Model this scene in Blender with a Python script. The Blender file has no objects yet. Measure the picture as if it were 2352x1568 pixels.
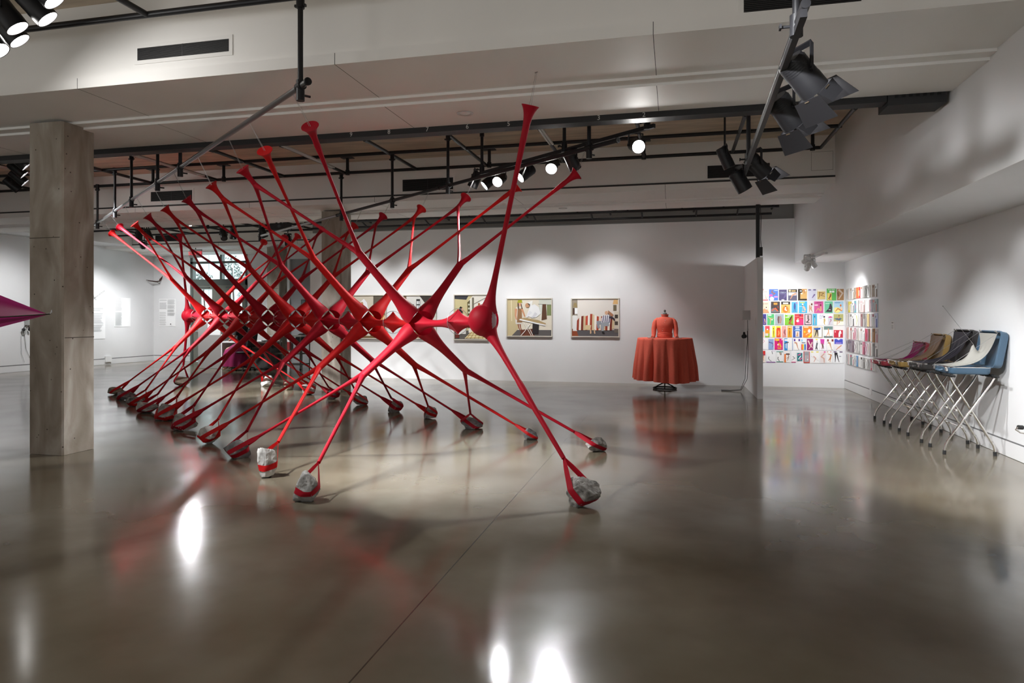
import bpy, math, random
from mathutils import Vector as V, noise
from mathutils.bvhtree import BVHTree
random.seed(7)
S = bpy.context.scene
C = S.collection
PI = math.pi

# ---------------------------------------------------------------- camera, world, exposure
FPX, CX, HY, HC = 1568.0, 1176.0, 728.0, 1.5      # focal length (px), centre column, horizon row, eye height
ANG = math.atan(374.0 / 1568.0)
SA, CA = math.sin(ANG), math.cos(ANG)
cam_d = bpy.data.cameras.new('camera'); cam = bpy.data.objects.new('camera', cam_d); C.objects.link(cam)
cam.location = (0, 0, HC); cam.rotation_euler = (PI / 2, 0, ANG)
cam_d.sensor_width = 36; cam_d.lens = 24.0; cam_d.shift_y = -(784 - HY) / 2352.0
cam_d.clip_start = 0.05; cam_d.clip_end = 200
S.camera = cam
vs = S.view_settings
vs.view_transform = 'Standard'; vs.look = 'None'; vs.gamma = 1; vs.exposure = EXPO = 1.43
vs.use_curve_mapping = False
S.cycles.use_denoising = True
S.cycles.max_bounces = 8; S.cycles.diffuse_bounces = 4; S.cycles.glossy_bounces = 3; S.cycles.transmission_bounces = 4
S.cycles.transparent_max_bounces = 8; S.cycles.sample_clamp_indirect = 4; S.cycles.caustics_reflective = False; S.cycles.caustics_refractive = False
w = bpy.data.worlds.new('world'); S.world = w; w.use_nodes = True
nt = w.node_tree; bg = nt.nodes['Background']
tc = nt.nodes.new('ShaderNodeTexCoord'); sx = nt.nodes.new('ShaderNodeSeparateXYZ'); nt.links.new(tc.outputs['Generated'], sx.inputs[0])
mr = nt.nodes.new('ShaderNodeMapRange'); mr.inputs[1].default_value = 0.2; mr.inputs[2].default_value = 0.6
nt.links.new(sx.outputs[1], mr.inputs[0])
mx = nt.nodes.new('ShaderNodeMixRGB'); nt.links.new(mr.outputs[0], mx.inputs[0])
mx.inputs[1].default_value = (0.20, 0.20, 0.205, 1); mx.inputs[2].default_value = (2.0, 2.25, 2.4, 1)
# towards the unseen rest of the gallery: a lit floor low down, a dim ceiling above; towards the doors: daylight
mz = nt.nodes.new('ShaderNodeMapRange'); mz.inputs[1].default_value = -0.12; mz.inputs[2].default_value = 0.05; nt.links.new(sx.outputs[2], mz.inputs[0])
mb_ = nt.nodes.new('ShaderNodeMixRGB'); nt.links.new(mz.outputs[0], mb_.inputs[0])
mb_.inputs[1].default_value = (.40, .39, .375, 1); mb_.inputs[2].default_value = (0.16, 0.16, 0.165, 1)
nt.links.new(mb_.outputs[0], mx.inputs[1])
zu = nt.nodes.new('ShaderNodeMapRange'); zu.inputs[1].default_value = 0.55; zu.inputs[2].default_value = 0.75; nt.links.new(sx.outputs[2], zu.inputs[0])
ms_ = nt.nodes.new('ShaderNodeMixRGB'); nt.links.new(zu.outputs[0], ms_.inputs[0]); nt.links.new(mx.outputs[0], ms_.inputs[1]); ms_.inputs[2].default_value = (3.0, 3.4, 3.6, 1)
nt.links.new(ms_.outputs[0], bg.inputs[0]); bg.inputs[1].default_value = 1.0

def lamp(name, loc, aim, power, deg=40, blend=0.7, rad=0.06, col=(.975, .985, 1.0), parent=None):
    d = bpy.data.lights.new(name, 'SPOT'); d.energy = power; d.spot_size = math.radians(deg); d.spot_blend = blend
    d.shadow_soft_size = rad; d.color = col
    o = bpy.data.objects.new(name, d); C.objects.link(o)
    o.rotation_euler = (V(aim) - V(loc)).to_track_quat('-Z', 'Y').to_euler()
    if parent is not None:
        o.parent = parent; o.location = V(loc) - LOC[parent.name]
    else: o.location = loc
    return o

# ---------------------------------------------------------------- geometry of the place
def ray(px, py):
    r = (px - CX) / FPX; u = (HY - py) / FPX
    return V((-SA + CA * r, CA + SA * r, u))
def at_floor(px, py, z=0.0):
    d = ray(px, py); return V((0, 0, HC)) + d * ((z - HC) / d.z)
def at_y(px, py, Y):
    d = ray(px, py); return V((0, 0, HC)) + d * (Y / d.y)
def at_x(px, py, X):
    d = ray(px, py); return V((0, 0, HC)) + d * (X / d.x)
def at_d(px, py, dist):
    return V((0, 0, HC)) + ray(px, py) * dist
UD = V((-0.7936, 0.6087, 0)).normalized()           # direction of the sculpture's spine
ND = V((0.6087, 0.7937, 0)).normalized()            # across it
def at_n(px, py, n):
    d = ray(px, py); return V((0, 0, HC)) + d * (n / d.dot(ND))

# ---------------------------------------------------------------- mesh building
LOC = {}
class MB:
    def __init__(s): s.v = []; s.f = []; s.m = []; s.fl = []
    def add(s, vs, fs, m=0):
        b = len(s.v); s.v += [tuple(x) for x in vs]
        for f in fs: s.f.append([b + i for i in f]); s.m.append(m)
        return s
    def box(s, a, b, m=0):
        x0, y0, z0 = [min(a[i], b[i]) for i in range(3)]; x1, y1, z1 = [max(a[i], b[i]) for i in range(3)]
        return s.add([(x0,y0,z0),(x1,y0,z0),(x1,y1,z0),(x0,y1,z0),(x0,y0,z1),(x1,y0,z1),(x1,y1,z1),(x0,y1,z1)],
                     [(0,3,2,1),(4,5,6,7),(0,1,5,4),(1,2,6,5),(2,3,7,6),(3,0,4,7)], m)
    def obox(s, c, ax, ay, az, m=0):
        """oriented box: centre c and three half vectors"""
        c, ax, ay, az = V(c), V(ax), V(ay), V(az)
        p = [c + ax*i + ay*j + az*k for k in (-1, 1) for j in (-1, 1) for i in (-1, 1)]
        if ax.cross(ay).dot(az) < 0: fs = [(0,1,3,2),(4,6,7,5),(0,4,5,1),(1,5,7,3),(3,7,6,2),(2,6,4,0)]
        else: fs = [(0,2,3,1),(4,5,7,6),(0,1,5,4),(1,3,7,5),(3,2,6,7),(2,0,4,6)]
        return s.add(p, fs, m)
    def rings(s, rs, m=0, closed=True, cap0=False, cap1=False):
        n = len(rs[0]); vs = [p for r in rs for p in r]; fs = []
        for j in range(len(rs) - 1):
            for i in range(n if closed else n - 1):
                a = j*n + i; b = j*n + (i+1) % n
                fs.append((a, b, b + n, a + n))
        if cap0: fs.append(tuple(range(n - 1, -1, -1)))
        if cap1: fs.append(tuple(range((len(rs)-1)*n, len(rs)*n)))
        return s.add(vs, fs, m)
    def tube(s, pts, r, m=0, n=10, cap=True):
        pts = [V(p) for p in pts]; N = len(pts)
        rr = r if isinstance(r, (list, tuple)) else [r] * N
        rs = []; up = None
        for i in range(N):
            t = (pts[min(i+1, N-1)] - pts[max(i-1, 0)]).normalized()
            if up is None:
                up = V((0,0,1)) if abs(t.z) < .9 else V((1,0,0))
            e1 = (up - t * up.dot(t)).normalized(); e2 = t.cross(e1); up = e1
            rs.append([pts[i] + (e1*math.cos(2*PI*k/n) + e2*math.sin(2*PI*k/n)) * rr[i] for k in range(n)])
        return s.rings(rs, m, True, cap, cap)
    def cyl(s, a, b, r, m=0, n=16, r2=None, cap=True):
        return s.tube([a, b], [r, r if r2 is None else r2], m, n, cap)
    def lathe(s, prof, o, axis=(0,0,1), m=0, n=24, cap0=False, cap1=False, sx=None):
        """prof: (radius, distance along the axis)"""
        ax = V(axis).normalized(); up = V((0,0,1)) if abs(ax.z) < .9 else V((0,1,0))
        e1 = (up - ax*up.dot(ax)).normalized(); e2 = ax.cross(e1)
        rs = [[V(o) + ax*h + (e1*math.cos(2*PI*k/n) + e2*math.sin(2*PI*k/n))*r for k in range(n)] for r, h in prof]
        return s.rings(rs, m, True, cap0, cap1)
    def ell(s, c, rx, ry, rz, m=0, nu=16, nv=10, ax=None):
        A = ax or (V((1,0,0)), V((0,1,0)), V((0,0,1)))
        rs = []
        for j in range(nv + 1):
            t = PI * (j / nv) ; t = min(max(t, .02), PI - .02)
            rs.append([V(c) + A[0]*rx*math.sin(t)*math.cos(2*PI*k/nu) + A[1]*ry*math.sin(t)*math.sin(2*PI*k/nu) - A[2]*rz*math.cos(t) for k in range(nu)])
        return s.rings(rs, m, True, True, True)
    def prism(s, poly, d, m=0):
        """planar polygon (3D points) pushed along vector d"""
        n = len(poly); d = V(d); p = [V(q) for q in poly]
        return s.add(p + [q + d for q in p], [tuple(range(n-1, -1, -1)), tuple(range(n, 2*n))] + [(i, (i+1) % n, n + (i+1) % n, n + i) for i in range(n)], m)

def rgb(*c):
    """sRGB 0-255 to linear"""
    return tuple(((x/255.0)/12.92 if x/255.0 <= .04045 else ((x/255.0 + .055)/1.055)**2.4) for x in c)
MATS = {}
def mat(name, col=(.5,.5,.5), rough=.5, metal=0.0, var=0.0, scale=4.0, bump=0.0, emis=0.0, spec=0.5, trans=0.0, coat=0.0, stretch=(1,1,1)):
    if name in MATS: return MATS[name]
    m = bpy.data.materials.new(name); m.use_nodes = True; MATS[name] = m
    n = m.node_tree; p = n.nodes['Principled BSDF']
    p.inputs['Base Color'].default_value = (*col, 1); p.inputs['Roughness'].default_value = rough; p.inputs['Metallic'].default_value = metal
    p.inputs['Specular IOR Level'].default_value = spec
    if coat: p.inputs['Coat Weight'].default_value = coat; p.inputs['Coat Roughness'].default_value = .08
    if emis: p.inputs['Emission Color'].default_value = (*col, 1); p.inputs['Emission Strength'].default_value = emis
    if var or bump:
        tc = n.nodes.new('ShaderNodeTexCoord'); mp = n.nodes.new('ShaderNodeMapping'); mp.inputs['Scale'].default_value = stretch
        n.links.new(tc.outputs['Object'], mp.inputs[0])
        no = n.nodes.new('ShaderNodeTexNoise'); no.inputs['Scale'].default_value = scale; no.inputs['Detail'].default_value = 5
        n.links.new(mp.outputs[0], no.inputs['Vector'])
        if var:
            cr = n.nodes.new('ShaderNodeValToRGB')
            cr.color_ramp.elements[0].position = .3; cr.color_ramp.elements[1].position = .7
            cr.color_ramp.elements[0].color = (*[max(0, c*(1-var)) for c in col], 1); cr.color_ramp.elements[1].color = (*[min(1, c*(1+var)) for c in col], 1)
            n.links.new(no.outputs['Fac'], cr.inputs[0]); n.links.new(cr.outputs[0], p.inputs['Base Color'])
        if bump:
            b = n.nodes.new('ShaderNodeBump'); b.inputs['Strength'].default_value = bump; b.inputs['Distance'].default_value = .01
            n.links.new(no.outputs['Fac'], b.inputs['Height']); n.links.new(b.outputs[0], p.inputs['Normal'])
    if trans:
        t = n.nodes.new('ShaderNodeBsdfTranslucent'); t.inputs[0].default_value = (*col, 1)
        mix = n.nodes.new('ShaderNodeMixShader'); mix.inputs[0].default_value = trans
        out = n.nodes['Material Output']
        n.links.new(p.outputs[0], mix.inputs[1]); n.links.new(t.outputs[0], mix.inputs[2]); n.links.new(mix.outputs[0], out.inputs[0])
    return m
def flat(c):
    """paint or printing ink of an sRGB colour"""
    return mat('ink_%02x%02x%02x' % tuple(c), rgb(*c), .55, spec=.3)

def obj(name, mb, mats, parent=None, smooth=35, label=None):
    me = bpy.data.meshes.new(name)
    mats = mats if isinstance(mats, (list, tuple)) else [mats]
    if parent is not None: org = LOC[parent.name]
    else:
        xs = [v[0] for v in mb.v]; ys = [v[1] for v in mb.v]; zs = [v[2] for v in mb.v]
        org = V(((min(xs)+max(xs))/2, (min(ys)+max(ys))/2, min(zs)))
    me.from_pydata([V(v) - org for v in mb.v], [], mb.f)
    for m in mats: me.materials.append(m)
    me.polygons.foreach_set('material_index', mb.m)
    if smooth:
        me.polygons.foreach_set('use_smooth', [True]*len(me.polygons))
        me.update(); me.set_sharp_from_angle(angle=math.radians(smooth))
    me.update()
    o = bpy.data.objects.new(name, me); C.objects.link(o)
    if parent is not None: o.parent = parent
    else: o.location = org
    LOC[o.name] = org
    if label: o['label'] = label
    return o
def thing(name, loc, label, cat, group=None):
    o = bpy.data.objects.new(name, None); C.objects.link(o); o.location = loc; LOC[o.name] = V(loc)
    o.empty_display_size = .1
    return tag(o, label, cat, group)
def tag(o, label, cat, group=None, kind=None):
    o['label'] = label; o['category'] = cat
    if group: o['group'] = group
    if kind: o['kind'] = kind
    return o
def struct(name, mb, m, smooth=0, parent=None):
    o = obj(name, mb, m, parent, smooth)
    if parent is None: o['kind'] = 'structure'
    return o
def text_mb(txt, size, o, ux, uz, nrm, depth=.002, m=0):
    """lettering as a mesh: o is the centre, ux to the right, uz up"""
    cu = bpy.data.curves.new('t', 'FONT'); cu.body = txt; cu.size = size; cu.align_x = 'CENTER'; cu.align_y = 'CENTER'; cu.extrude = depth/2; cu.resolution_u = 2
    ob = bpy.data.objects.new('t', cu); me = bpy.data.meshes.new_from_object(ob)
    mb = MB(); o, ux, uz, nrm = V(o), V(ux).normalized(), V(uz).normalized(), V(nrm).normalized()
    mb.add([o + ux*v.co.x + uz*v.co.y + nrm*v.co.z for v in me.vertices], [tuple(p.vertices) for p in me.polygons], m)
    bpy.data.objects.remove(ob); bpy.data.curves.remove(cu); bpy.data.meshes.remove(me)
    return mb
def join(a, b, m=None):
    n = len(a.v); a.v += b.v
    for f, k in zip(b.f, b.m): a.f.append([n + i for i in f]); a.m.append(k if m is None else m)
    return a

# ---------------------------------------------------------------- materials
WALL = mat('white_wall_paint', (.76,.76,.765), .65, var=.02, scale=1.5, bump=.02)
BEAMW = mat('beam_paint', (.88,.87,.85), .6, var=.03, scale=.8)
GREYW = mat('grey_unlit_upper_wall', (.30,.31,.31), .7)  # darkness of the unlit recess above the back wall put into this grey
SEAM = mat('dark_joint', (.05,.05,.05), .8)
BLACK = mat('black_steel', (.014,.014,.016), .42, metal=.0, spec=.35)
BLACKP = mat('black_paint_matt', (.012,.012,.013), .6)
GALV = mat('galvanised_tube', (.30,.30,.30), .32, metal=.9)
CHROME = mat('chrome', (.78,.76,.73), .08, metal=1.0)
RUBBER = mat('black_rubber', (.015,.015,.015), .7)
WIREM = mat('steel_wire', (.45,.45,.45), .35, metal=.8)
WHITEM = mat('white_enamel', (.82,.82,.82), .3)
LENS = mat('lit_lamp_lens', (1,.98,.95), .3, emis=22)
LENSB = mat('bright_lamp_lens', (1,.98,.95), .3, emis=60)
LENSO = mat('unlit_glass_lens', (.08,.08,.09), .1)

def floor_mat():
    m = bpy.data.materials.new('polished_concrete_floor'); m.use_nodes = True; n = m.node_tree; L = n.links; p = n.nodes['Principled BSDF']
    tc = n.nodes.new('ShaderNodeTexCoord')
    def noise_(sc, det, st=(1,1,1), dist=0.0):
        mp = n.nodes.new('ShaderNodeMapping'); mp.inputs['Scale'].default_value = st; L.new(tc.outputs['Object'], mp.inputs[0])
        q = n.nodes.new('ShaderNodeTexNoise'); q.inputs['Scale'].default_value = sc; q.inputs['Detail'].default_value = det; q.inputs['Distortion'].default_value = dist
        L.new(mp.outputs[0], q.inputs['Vector']); return q
    def ramp(src, stops):
        r = n.nodes.new('ShaderNodeValToRGB'); e = r.color_ramp.elements
        e[0].position, e[0].color = stops[0][0], (*stops[0][1], 1); e[1].position, e[1].color = stops[-1][0], (*stops[-1][1], 1)
        for q, c in stops[1:-1]: x = e.new(q); x.color = (*c, 1)
        L.new(src, r.inputs[0]); return r
    a = noise_(.55, 5); c1 = ramp(a.outputs['Fac'], [(.28, (.125,.098,.062)), (.5, (.165,.140,.100)), (.74, (.205,.185,.145))])
    b = noise_(2.2, 4); c2 = ramp(b.outputs['Fac'], [(.25, (.84,.83,.82)), (.5, (.96,.96,.96)), (.8, (1.08,1.08,1.08))])
    mu = n.nodes.new('ShaderNodeMixRGB'); mu.blend_type = 'MULTIPLY'; mu.inputs[0].default_value = 1; L.new(c1.outputs[0], mu.inputs[1]); L.new(c2.outputs[0], mu.inputs[2])
    # saw-cut joints: one along the room, two across it
    sp = n.nodes.new('ShaderNodeSeparateXYZ'); g = n.nodes.new('ShaderNodeNewGeometry'); L.new(g.outputs['Position'], sp.inputs[0])
    last = None
    for ax, v, wd, dk in ((0, -1.30, .004, 1.0), (1, 6.25, .005, .3), (1, 12.66, .008, .4), (0, -6.65, .005, .4)):
        s = n.nodes.new('ShaderNodeMath'); s.operation = 'SUBTRACT'; L.new(sp.outputs[ax], s.inputs[0]); s.inputs[1].default_value = v
        ab = n.nodes.new('ShaderNodeMath'); ab.operation = 'ABSOLUTE'; L.new(s.outputs[0], ab.inputs[0])
        lt = n.nodes.new('ShaderNodeMath'); lt.operation = 'LESS_THAN'; L.new(ab.outputs[0], lt.inputs[0]); lt.inputs[1].default_value = wd
        sc_ = n.nodes.new('ShaderNodeMath'); sc_.operation = 'MULTIPLY'; sc_.inputs[1].default_value = dk; L.new(lt.outputs[0], sc_.inputs[0]); lt = sc_
        if last is None: last = lt
        else:
            m2 = n.nodes.new('ShaderNodeMath'); m2.operation = 'MAXIMUM'; L.new(last.outputs[0], m2.inputs[0]); L.new(lt.outputs[0], m2.inputs[1]); last = m2
    mj = n.nodes.new('ShaderNodeMixRGB'); L.new(last.outputs[0], mj.inputs[0]); L.new(mu.outputs[0], mj.inputs[1]); mj.inputs[2].default_value = (.05,.045,.035,1)
    L.new(mj.outputs[0], p.inputs['Base Color'])
    rn = noise_(1.3, 4); rr = n.nodes.new('ShaderNodeMapRange'); rr.inputs[1].default_value = .3; rr.inputs[2].default_value = .7; rr.inputs[3].default_value = .10; rr.inputs[4].default_value = .20
    L.new(rn.outputs['Fac'], rr.inputs[0]); L.new(rr.outputs[0], p.inputs['Roughness'])
    wv = noise_(1.6, 3, st=(1, 1, 1)); bu = n.nodes.new('ShaderNodeBump'); bu.inputs['Strength'].default_value = .006; bu.inputs['Distance'].default_value = .02
    L.new(wv.outputs['Fac'], bu.inputs['Height']); L.new(bu.outputs[0], p.inputs['Normal'])
    p.inputs['IOR'].default_value = 1.55; p.inputs['Specular IOR Level'].default_value = .62
    return m
def concrete_mat():
    m = bpy.data.materials.new('cast_concrete'); m.use_nodes = True; n = m.node_tree; L = n.links; p = n.nodes['Principled BSDF']
    tc = n.nodes.new('ShaderNodeTexCoord')
    def ns(sc, det, st, dist=0):
        mp = n.nodes.new('ShaderNodeMapping'); mp.inputs['Scale'].default_value = st; L.new(tc.outputs['Object'], mp.inputs[0])
        q = n.nodes.new('ShaderNodeTexNoise'); q.inputs['Scale'].default_value = sc; q.inputs['Detail'].default_value = det; q.inputs['Distortion'].default_value = dist
        L.new(mp.outputs[0], q.inputs['Vector']); return q
    a = ns(2.2, 6, (1.6, 1.6, .55), .8)
    r = n.nodes.new('ShaderNodeValToRGB'); e = r.color_ramp.elements
    e[0].position = .3; e[0].color = (.20,.165,.125,1); e[1].position = .72; e[1].color = (.48,.45,.40,1); x = e.new(.52); x.color = (.33,.285,.235,1)
    L.new(a.outputs['Fac'], r.inputs[0])
    v = n.nodes.new('ShaderNodeTexVoronoi'); v.inputs['Scale'].default_value = 9; L.new(tc.outputs['Object'], v.inputs['Vector'])
    lt = n.nodes.new('ShaderNodeMath'); lt.operation = 'LESS_THAN'; lt.inputs[1].default_value = .07; L.new(v.outputs['Distance'], lt.inputs[0])
    mj = n.nodes.new('ShaderNodeMixRGB'); L.new(lt.outputs[0], mj.inputs[0]); L.new(r.outputs[0], mj.inputs[1]); mj.inputs[2].default_value = (.06,.045,.035,1)
    L.new(mj.outputs[0], p.inputs['Base Color']); p.inputs['Roughness'].default_value = .7
    f = ns(30, 4, (1,1,1)); bu = n.nodes.new('ShaderNodeBump'); bu.inputs['Strength'].default_value = .15; bu.inputs['Distance'].default_value = .01
    L.new(f.outputs['Fac'], bu.inputs['Height']); L.new(bu.outputs[0], p.inputs['Normal'])
    return m
FLOOR = floor_mat(); CONC = concrete_mat()
CEIL = mat('board_marked_brown_ceiling', (.66,.56,.44), .8, var=.22, scale=2.2, stretch=(.5, 3.0, 1))

# ---------------------------------------------------------------- the setting
ZC = 4.43
struct('floor', MB().box((-18.2, -3, -.15), (3.7, 20.4, 0)), FLOOR)
struct('ceiling', MB().box((-18.2, -3, ZC), (3.7, 20.4, ZC + .15)), CEIL)
XR = 3.49
struct('wall_right', MB().box((XR, -3, 0), (XR + .2, 15.9, ZC)), WALL)
YB = 15.66
struct('wall_back', MB().box((-9.0, YB, 0), (2.5, YB + .2, 3.62)).box((2.5, YB, 0), (XR, YB + .2, 2.66)), WALL)
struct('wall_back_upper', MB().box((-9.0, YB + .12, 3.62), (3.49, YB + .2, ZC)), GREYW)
struct('wall_return', MB().box((-9.0, YB + .2, 0), (-8.85, 20.05, ZC)), WALL)
struct('wall_left', MB().box((-17.7, -3, 0), (-17.5, 20.25, ZC)), WALL)
YF = 20.05
fw = MB()                                                        # far wall with the opening of the double doors
fw.box((-17.5, YF, 0), (-16.02, YF + .2, ZC)); fw.box((-13.83, YF, 0), (-12.28, YF + .2, ZC)); fw.box((-11.45, YF, 0), (-9.0, YF + .2, ZC))
fw.box((-16.02, YF, 3.62), (-13.83, YF + .2, ZC)); fw.box((-12.28, YF, 3.4), (-11.45, YF + .2, ZC))
struct('wall_far', fw, WALL)
struct('wall_corridor', MB().box((-12.6, 21.0, 0), (-11.1, 21.1, 3.6)), mat('grey_corridor', (.40,.40,.41), .6))
# ceiling beams with a fascia lip, a stepped underside and panel joints
def beam(k, y0, y1, x1, gap):
    mb = MB(); ym = y0 + .90
    sec = [(y0, 3.645), (y0, 3.742), (y0 + .035, 3.742), (y0 + .035, ZC), (y1, ZC), (y1, 3.595), (ym + .13, 3.595), (ym + .13, 3.62), (ym, 3.62), (ym, 3.645)]
    mb.prism([(-17.5, a, b) for a, b in sec], (x1 + 17.5, 0, 0), 0)
    for xj in [-16.06 + 2.65*i for i in range(8)]:
        if xj > x1 - .3: break
        mb.box((xj - .0025, y0 - .0006, 3.6444), (xj + .0025, y0 + .01, 3.742), 1)
        mb.box((xj - .0025, y0, 3.6444), (xj + .0025, ym, 3.646), 1)
        mb.box((xj - .0025, ym + .13, 3.5944), (xj + .0025, y1, 3.596), 1)
    if gap: mb.box((-17.5, y0 + .012, 3.7421), (x1, y0 + .034, 3.775), 1)
    struct('trim_%d' % k, mb, [BEAMW, SEAM])
beam(1, 5.29, 7.10, 2.5, False)
beam(2, 11.82, 13.50, 2.5, True)
beam(3, 18.0, YF, -9.0, True)
struct('trim_4', MB().box((2.5, -3, 2.66), (XR, YB + .12, ZC)), WALL)           # long bulkhead along the right wall
struct('trim_5', MB().box((-17.5, 10, 3.72), (-16.5, 18.0, ZC)), WALL)
struct('trim_6', MB().box((1.475, 13.26, 0), (1.575, YB, 2.6)), WALL)     # partition end by the hosiery wall
bb = mat('reveal_grey', (.16,.16,.16), .6)
m = MB(); m.box((XR - .012, -2.9, .004), (XR, 15.64, .165), 0); m.box((XR - .007, -2.9, .165), (XR, 15.64, .180), 1)
struct('baseboard_right', m, [WALL, bb])
m = MB(); m.box((-17.5, -2.9, .004), (-17.488, YF, .17), 0); m.box((-17.5, -2.9, .17), (-17.493, YF, .195), 1)
struct('baseboard_left', m, [WALL, bb])
m = MB(); m.box((-17.48, YF - .012, .004), (-16.06, YF, .17), 0); m.box((-17.48, YF - .007, .17), (-16.06, YF, .195), 1)
struct('baseboard_far', m, [WALL, bb])

# concrete columns
def column(x0, x1, y0, y1, lab, top=3.645):
    t = thing('concrete_column', ((x0+x1)/2, (y0+y1)/2, 0), lab, 'column', 'concrete columns')
    mb = MB(); ch = .035
    mb.prism([(x0, y0, .002), (x1 - ch, y0, .002), (x1 - ch*.45, y0 + .004, .002), (x1, y0 + ch*.6, .002), (x1, y1, .002), (x0, y1, .002)], (0, 0, top - .002))
    obj('shaft', mb, CONC, t, 0)
    j = MB()
    for z in (2.36, ): j.box((x0 - .002, y0 - .002, z), (x1 - ch, y0 + .01, z + .008))
    for z in (1.27, ): j.box((x1 - .008, y0 + .03, z), (x1 + .002, y1 + .002, z + .010))
    obj('pour_joint', j, mat('dark_pour_joint', (.09,.075,.06), .9), t, 0)  # pour joints as thin dark brown bands
    return t
column(-6.875, -6.44, 6.05, 6.46, 'square raw concrete column standing by the pointed pink nylon, nearest of the three columns', 3.62)
column(-6.90, -6.475, 12.45, 12.88, 'square raw concrete column standing in front of the framed photographs on the white wall', 3.62)
column(-12.02, -11.60, 18.4, 18.82, 'pale raw concrete column behind the metal trolley and the reception desk', 3.62)

# ventilation grilles on the faces of the beams
def grille(x0, x1, z0, z1, Y, lab):
    t = thing('ventilation_grille', ((x0+x1)/2, Y, z0), lab, 'vent', 'ventilation grilles')
    f = MB(); w_ = .035
    f.box((x0 - w_, Y - .008, z0 - w_), (x1 + w_, Y - .001, z0)); f.box((x0 - w_, Y - .008, z1), (x1 + w_, Y - .001, z1 + w_))
    f.box((x0 - w_, Y - .008, z0), (x0, Y - .001, z1)); f.box((x1, Y - .008, z0), (x1 + w_, Y - .001, z1))
    obj('frame', f, BEAMW, t, 0)
    g = MB(); g.box((x0, Y - .003, z0), (x1, Y - .001, z1), 1)
    n = 12
    for i in range(n):
        z = z0 + (z1 - z0)*(i + .5)/n; g.box((x0, Y - .009, z - .003), (x1, Y - .003, z + .002), 0)
    g.box(((x0+x1)/2 - .004, Y - .010, z0), ((x0+x1)/2 + .004, Y - .003, z1), 0)
    obj('louvres', g, [mat('dark_louvre', (.03,.03,.032), .5), mat('vent_void', (.006,.006,.006), .9)], t, 0)
def grille_px(x0, y0, x1, y1, Y, lab):
    a = at_y(x0, y1, Y); b = at_y(x1, y0 - 0, Y)
    zc = (at_y(x0, y0, Y).z + a.z)/2; h = abs(at_y(x0, y0, Y).z - a.z)/2
    grille(a.x, b.x, zc - h, zc + h, Y, lab)
grille_px(317, 112, 527, 140, 5.325, 'large black louvred vent above the near beam beside the hanging pole')
grille_px(1708, -20, 1978, 30, 5.325, 'black louvred vent above the near beam behind the barn door spotlights')
grille_px(925, 413, 1041, 440, 11.855, 'black louvred vent above the second beam, behind the row of lit spotlights')
grille_px(347, 441, 442, 463, 11.855, 'black louvred vent above the second beam, behind the red trumpets')
grille_px(1625, 381, 1768, 410, 11.855, 'black louvred vent above the second beam, behind the lowest barn door spotlights')
grille_px(357, 541, 415, 555, 18.035, 'small distant louvred vent above the doors beam')
# access hatch outlined on the second beam
a = at_y(1863, 392, 11.855); b = at_y(1913, 347, 11.855)
m = MB(); 
for p, q in (((a.x, a.z), (b.x, a.z + .004)), ((a.x, b.z), (b.x, b.z + .004)), ((a.x, a.z), (a.x + .004, b.z)), ((b.x, a.z), (b.x + .004, b.z + .004))):
    m.box((p[0], 11.853, p[1]), (q[0], 11.8545, q[1]))
tag(obj('access_hatch', m, mat('hatch_gap', (.25,.23,.22), .8), None, 0), 'square access hatch outline on the upper face of the second beam', 'hatch')
# recessed downlights
def downlight(px, py, z, lab):
    p = at_floor(px, py, z)
    t = thing('recessed_downlight', p, lab, 'ceiling light', 'recessed downlights')
    obj('trim_ring', MB().lathe([(.085, -.001), (.082, -.006), (.058, -.004), (.055, -.001)], p, m=0, n=28), mat('satin_ring', (.40,.38,.35), .35, metal=.6), t)
    obj('lens', MB().lathe([(.055, -.002), (.02, -.004), (.001, -.004)], p, m=0, n=24), mat('frosted_lens', (.55,.52,.48), .3), t)
downlight(1068, 260, 3.595, 'round recessed downlight under the near beam')
downlight(1293, 478, 3.595, 'round recessed downlight under the second beam')

# ---------------------------------------------------------------- ceiling pipe grids, rails and tracks
def pipe_grid(lab, rows, crosses, posts, z=4.15, r=.028, tubes=()):
    o = thing('ceiling_pipe_grid', ((rows[0][1] + rows[0][2])/2, rows[0][0], z), lab, 'pipe grid')
    for Y, x0, x1 in rows: obj('pipe', MB().cyl((x0, Y, z), (x1, Y, z), r, n=12), BLACK, o)
    for X, y0, y1 in crosses:
        mb = MB().cyl((X, y0, z), (X, y1, z), r*.95, n=12); mb.cyl((X, (y0+y1)/2 - .04, z), (X, (y0+y1)/2 + .04, z), r*1.3, n=12)
        obj('pipe', mb, BLACK, o)
    for X, Y in posts:
        mb = MB().cyl((X, Y, z), (X, Y, ZC - .01), r, n=12); mb.box((X - .11, Y - .06, ZC - .015), (X + .11, Y + .06, ZC - .001)); mb.cyl((X, Y, z - .04), (X, Y, z + .05), r*1.35, n=12)
        obj('ceiling_post', mb, BLACK, o)
    for X, y0, y1 in tubes:
        mb = MB(); mb.cyl((X + .06, y0, z - .03), (X + .06, y1, z - .03), .018, n=10); mb.cyl((X + .10, y0, z - .03), (X + .10, y1, z - .03), .018, n=10)
        obj('white_conduit', mb, mat('white_pvc', (.55,.54,.52), .4), o)
    return o
XS = [-14.4, -12.95, -11.5, -10.05, -8.6, -7.15, -5.9, -4.5, -3.2, -1.85, -.5, .9, 2.22]
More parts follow.
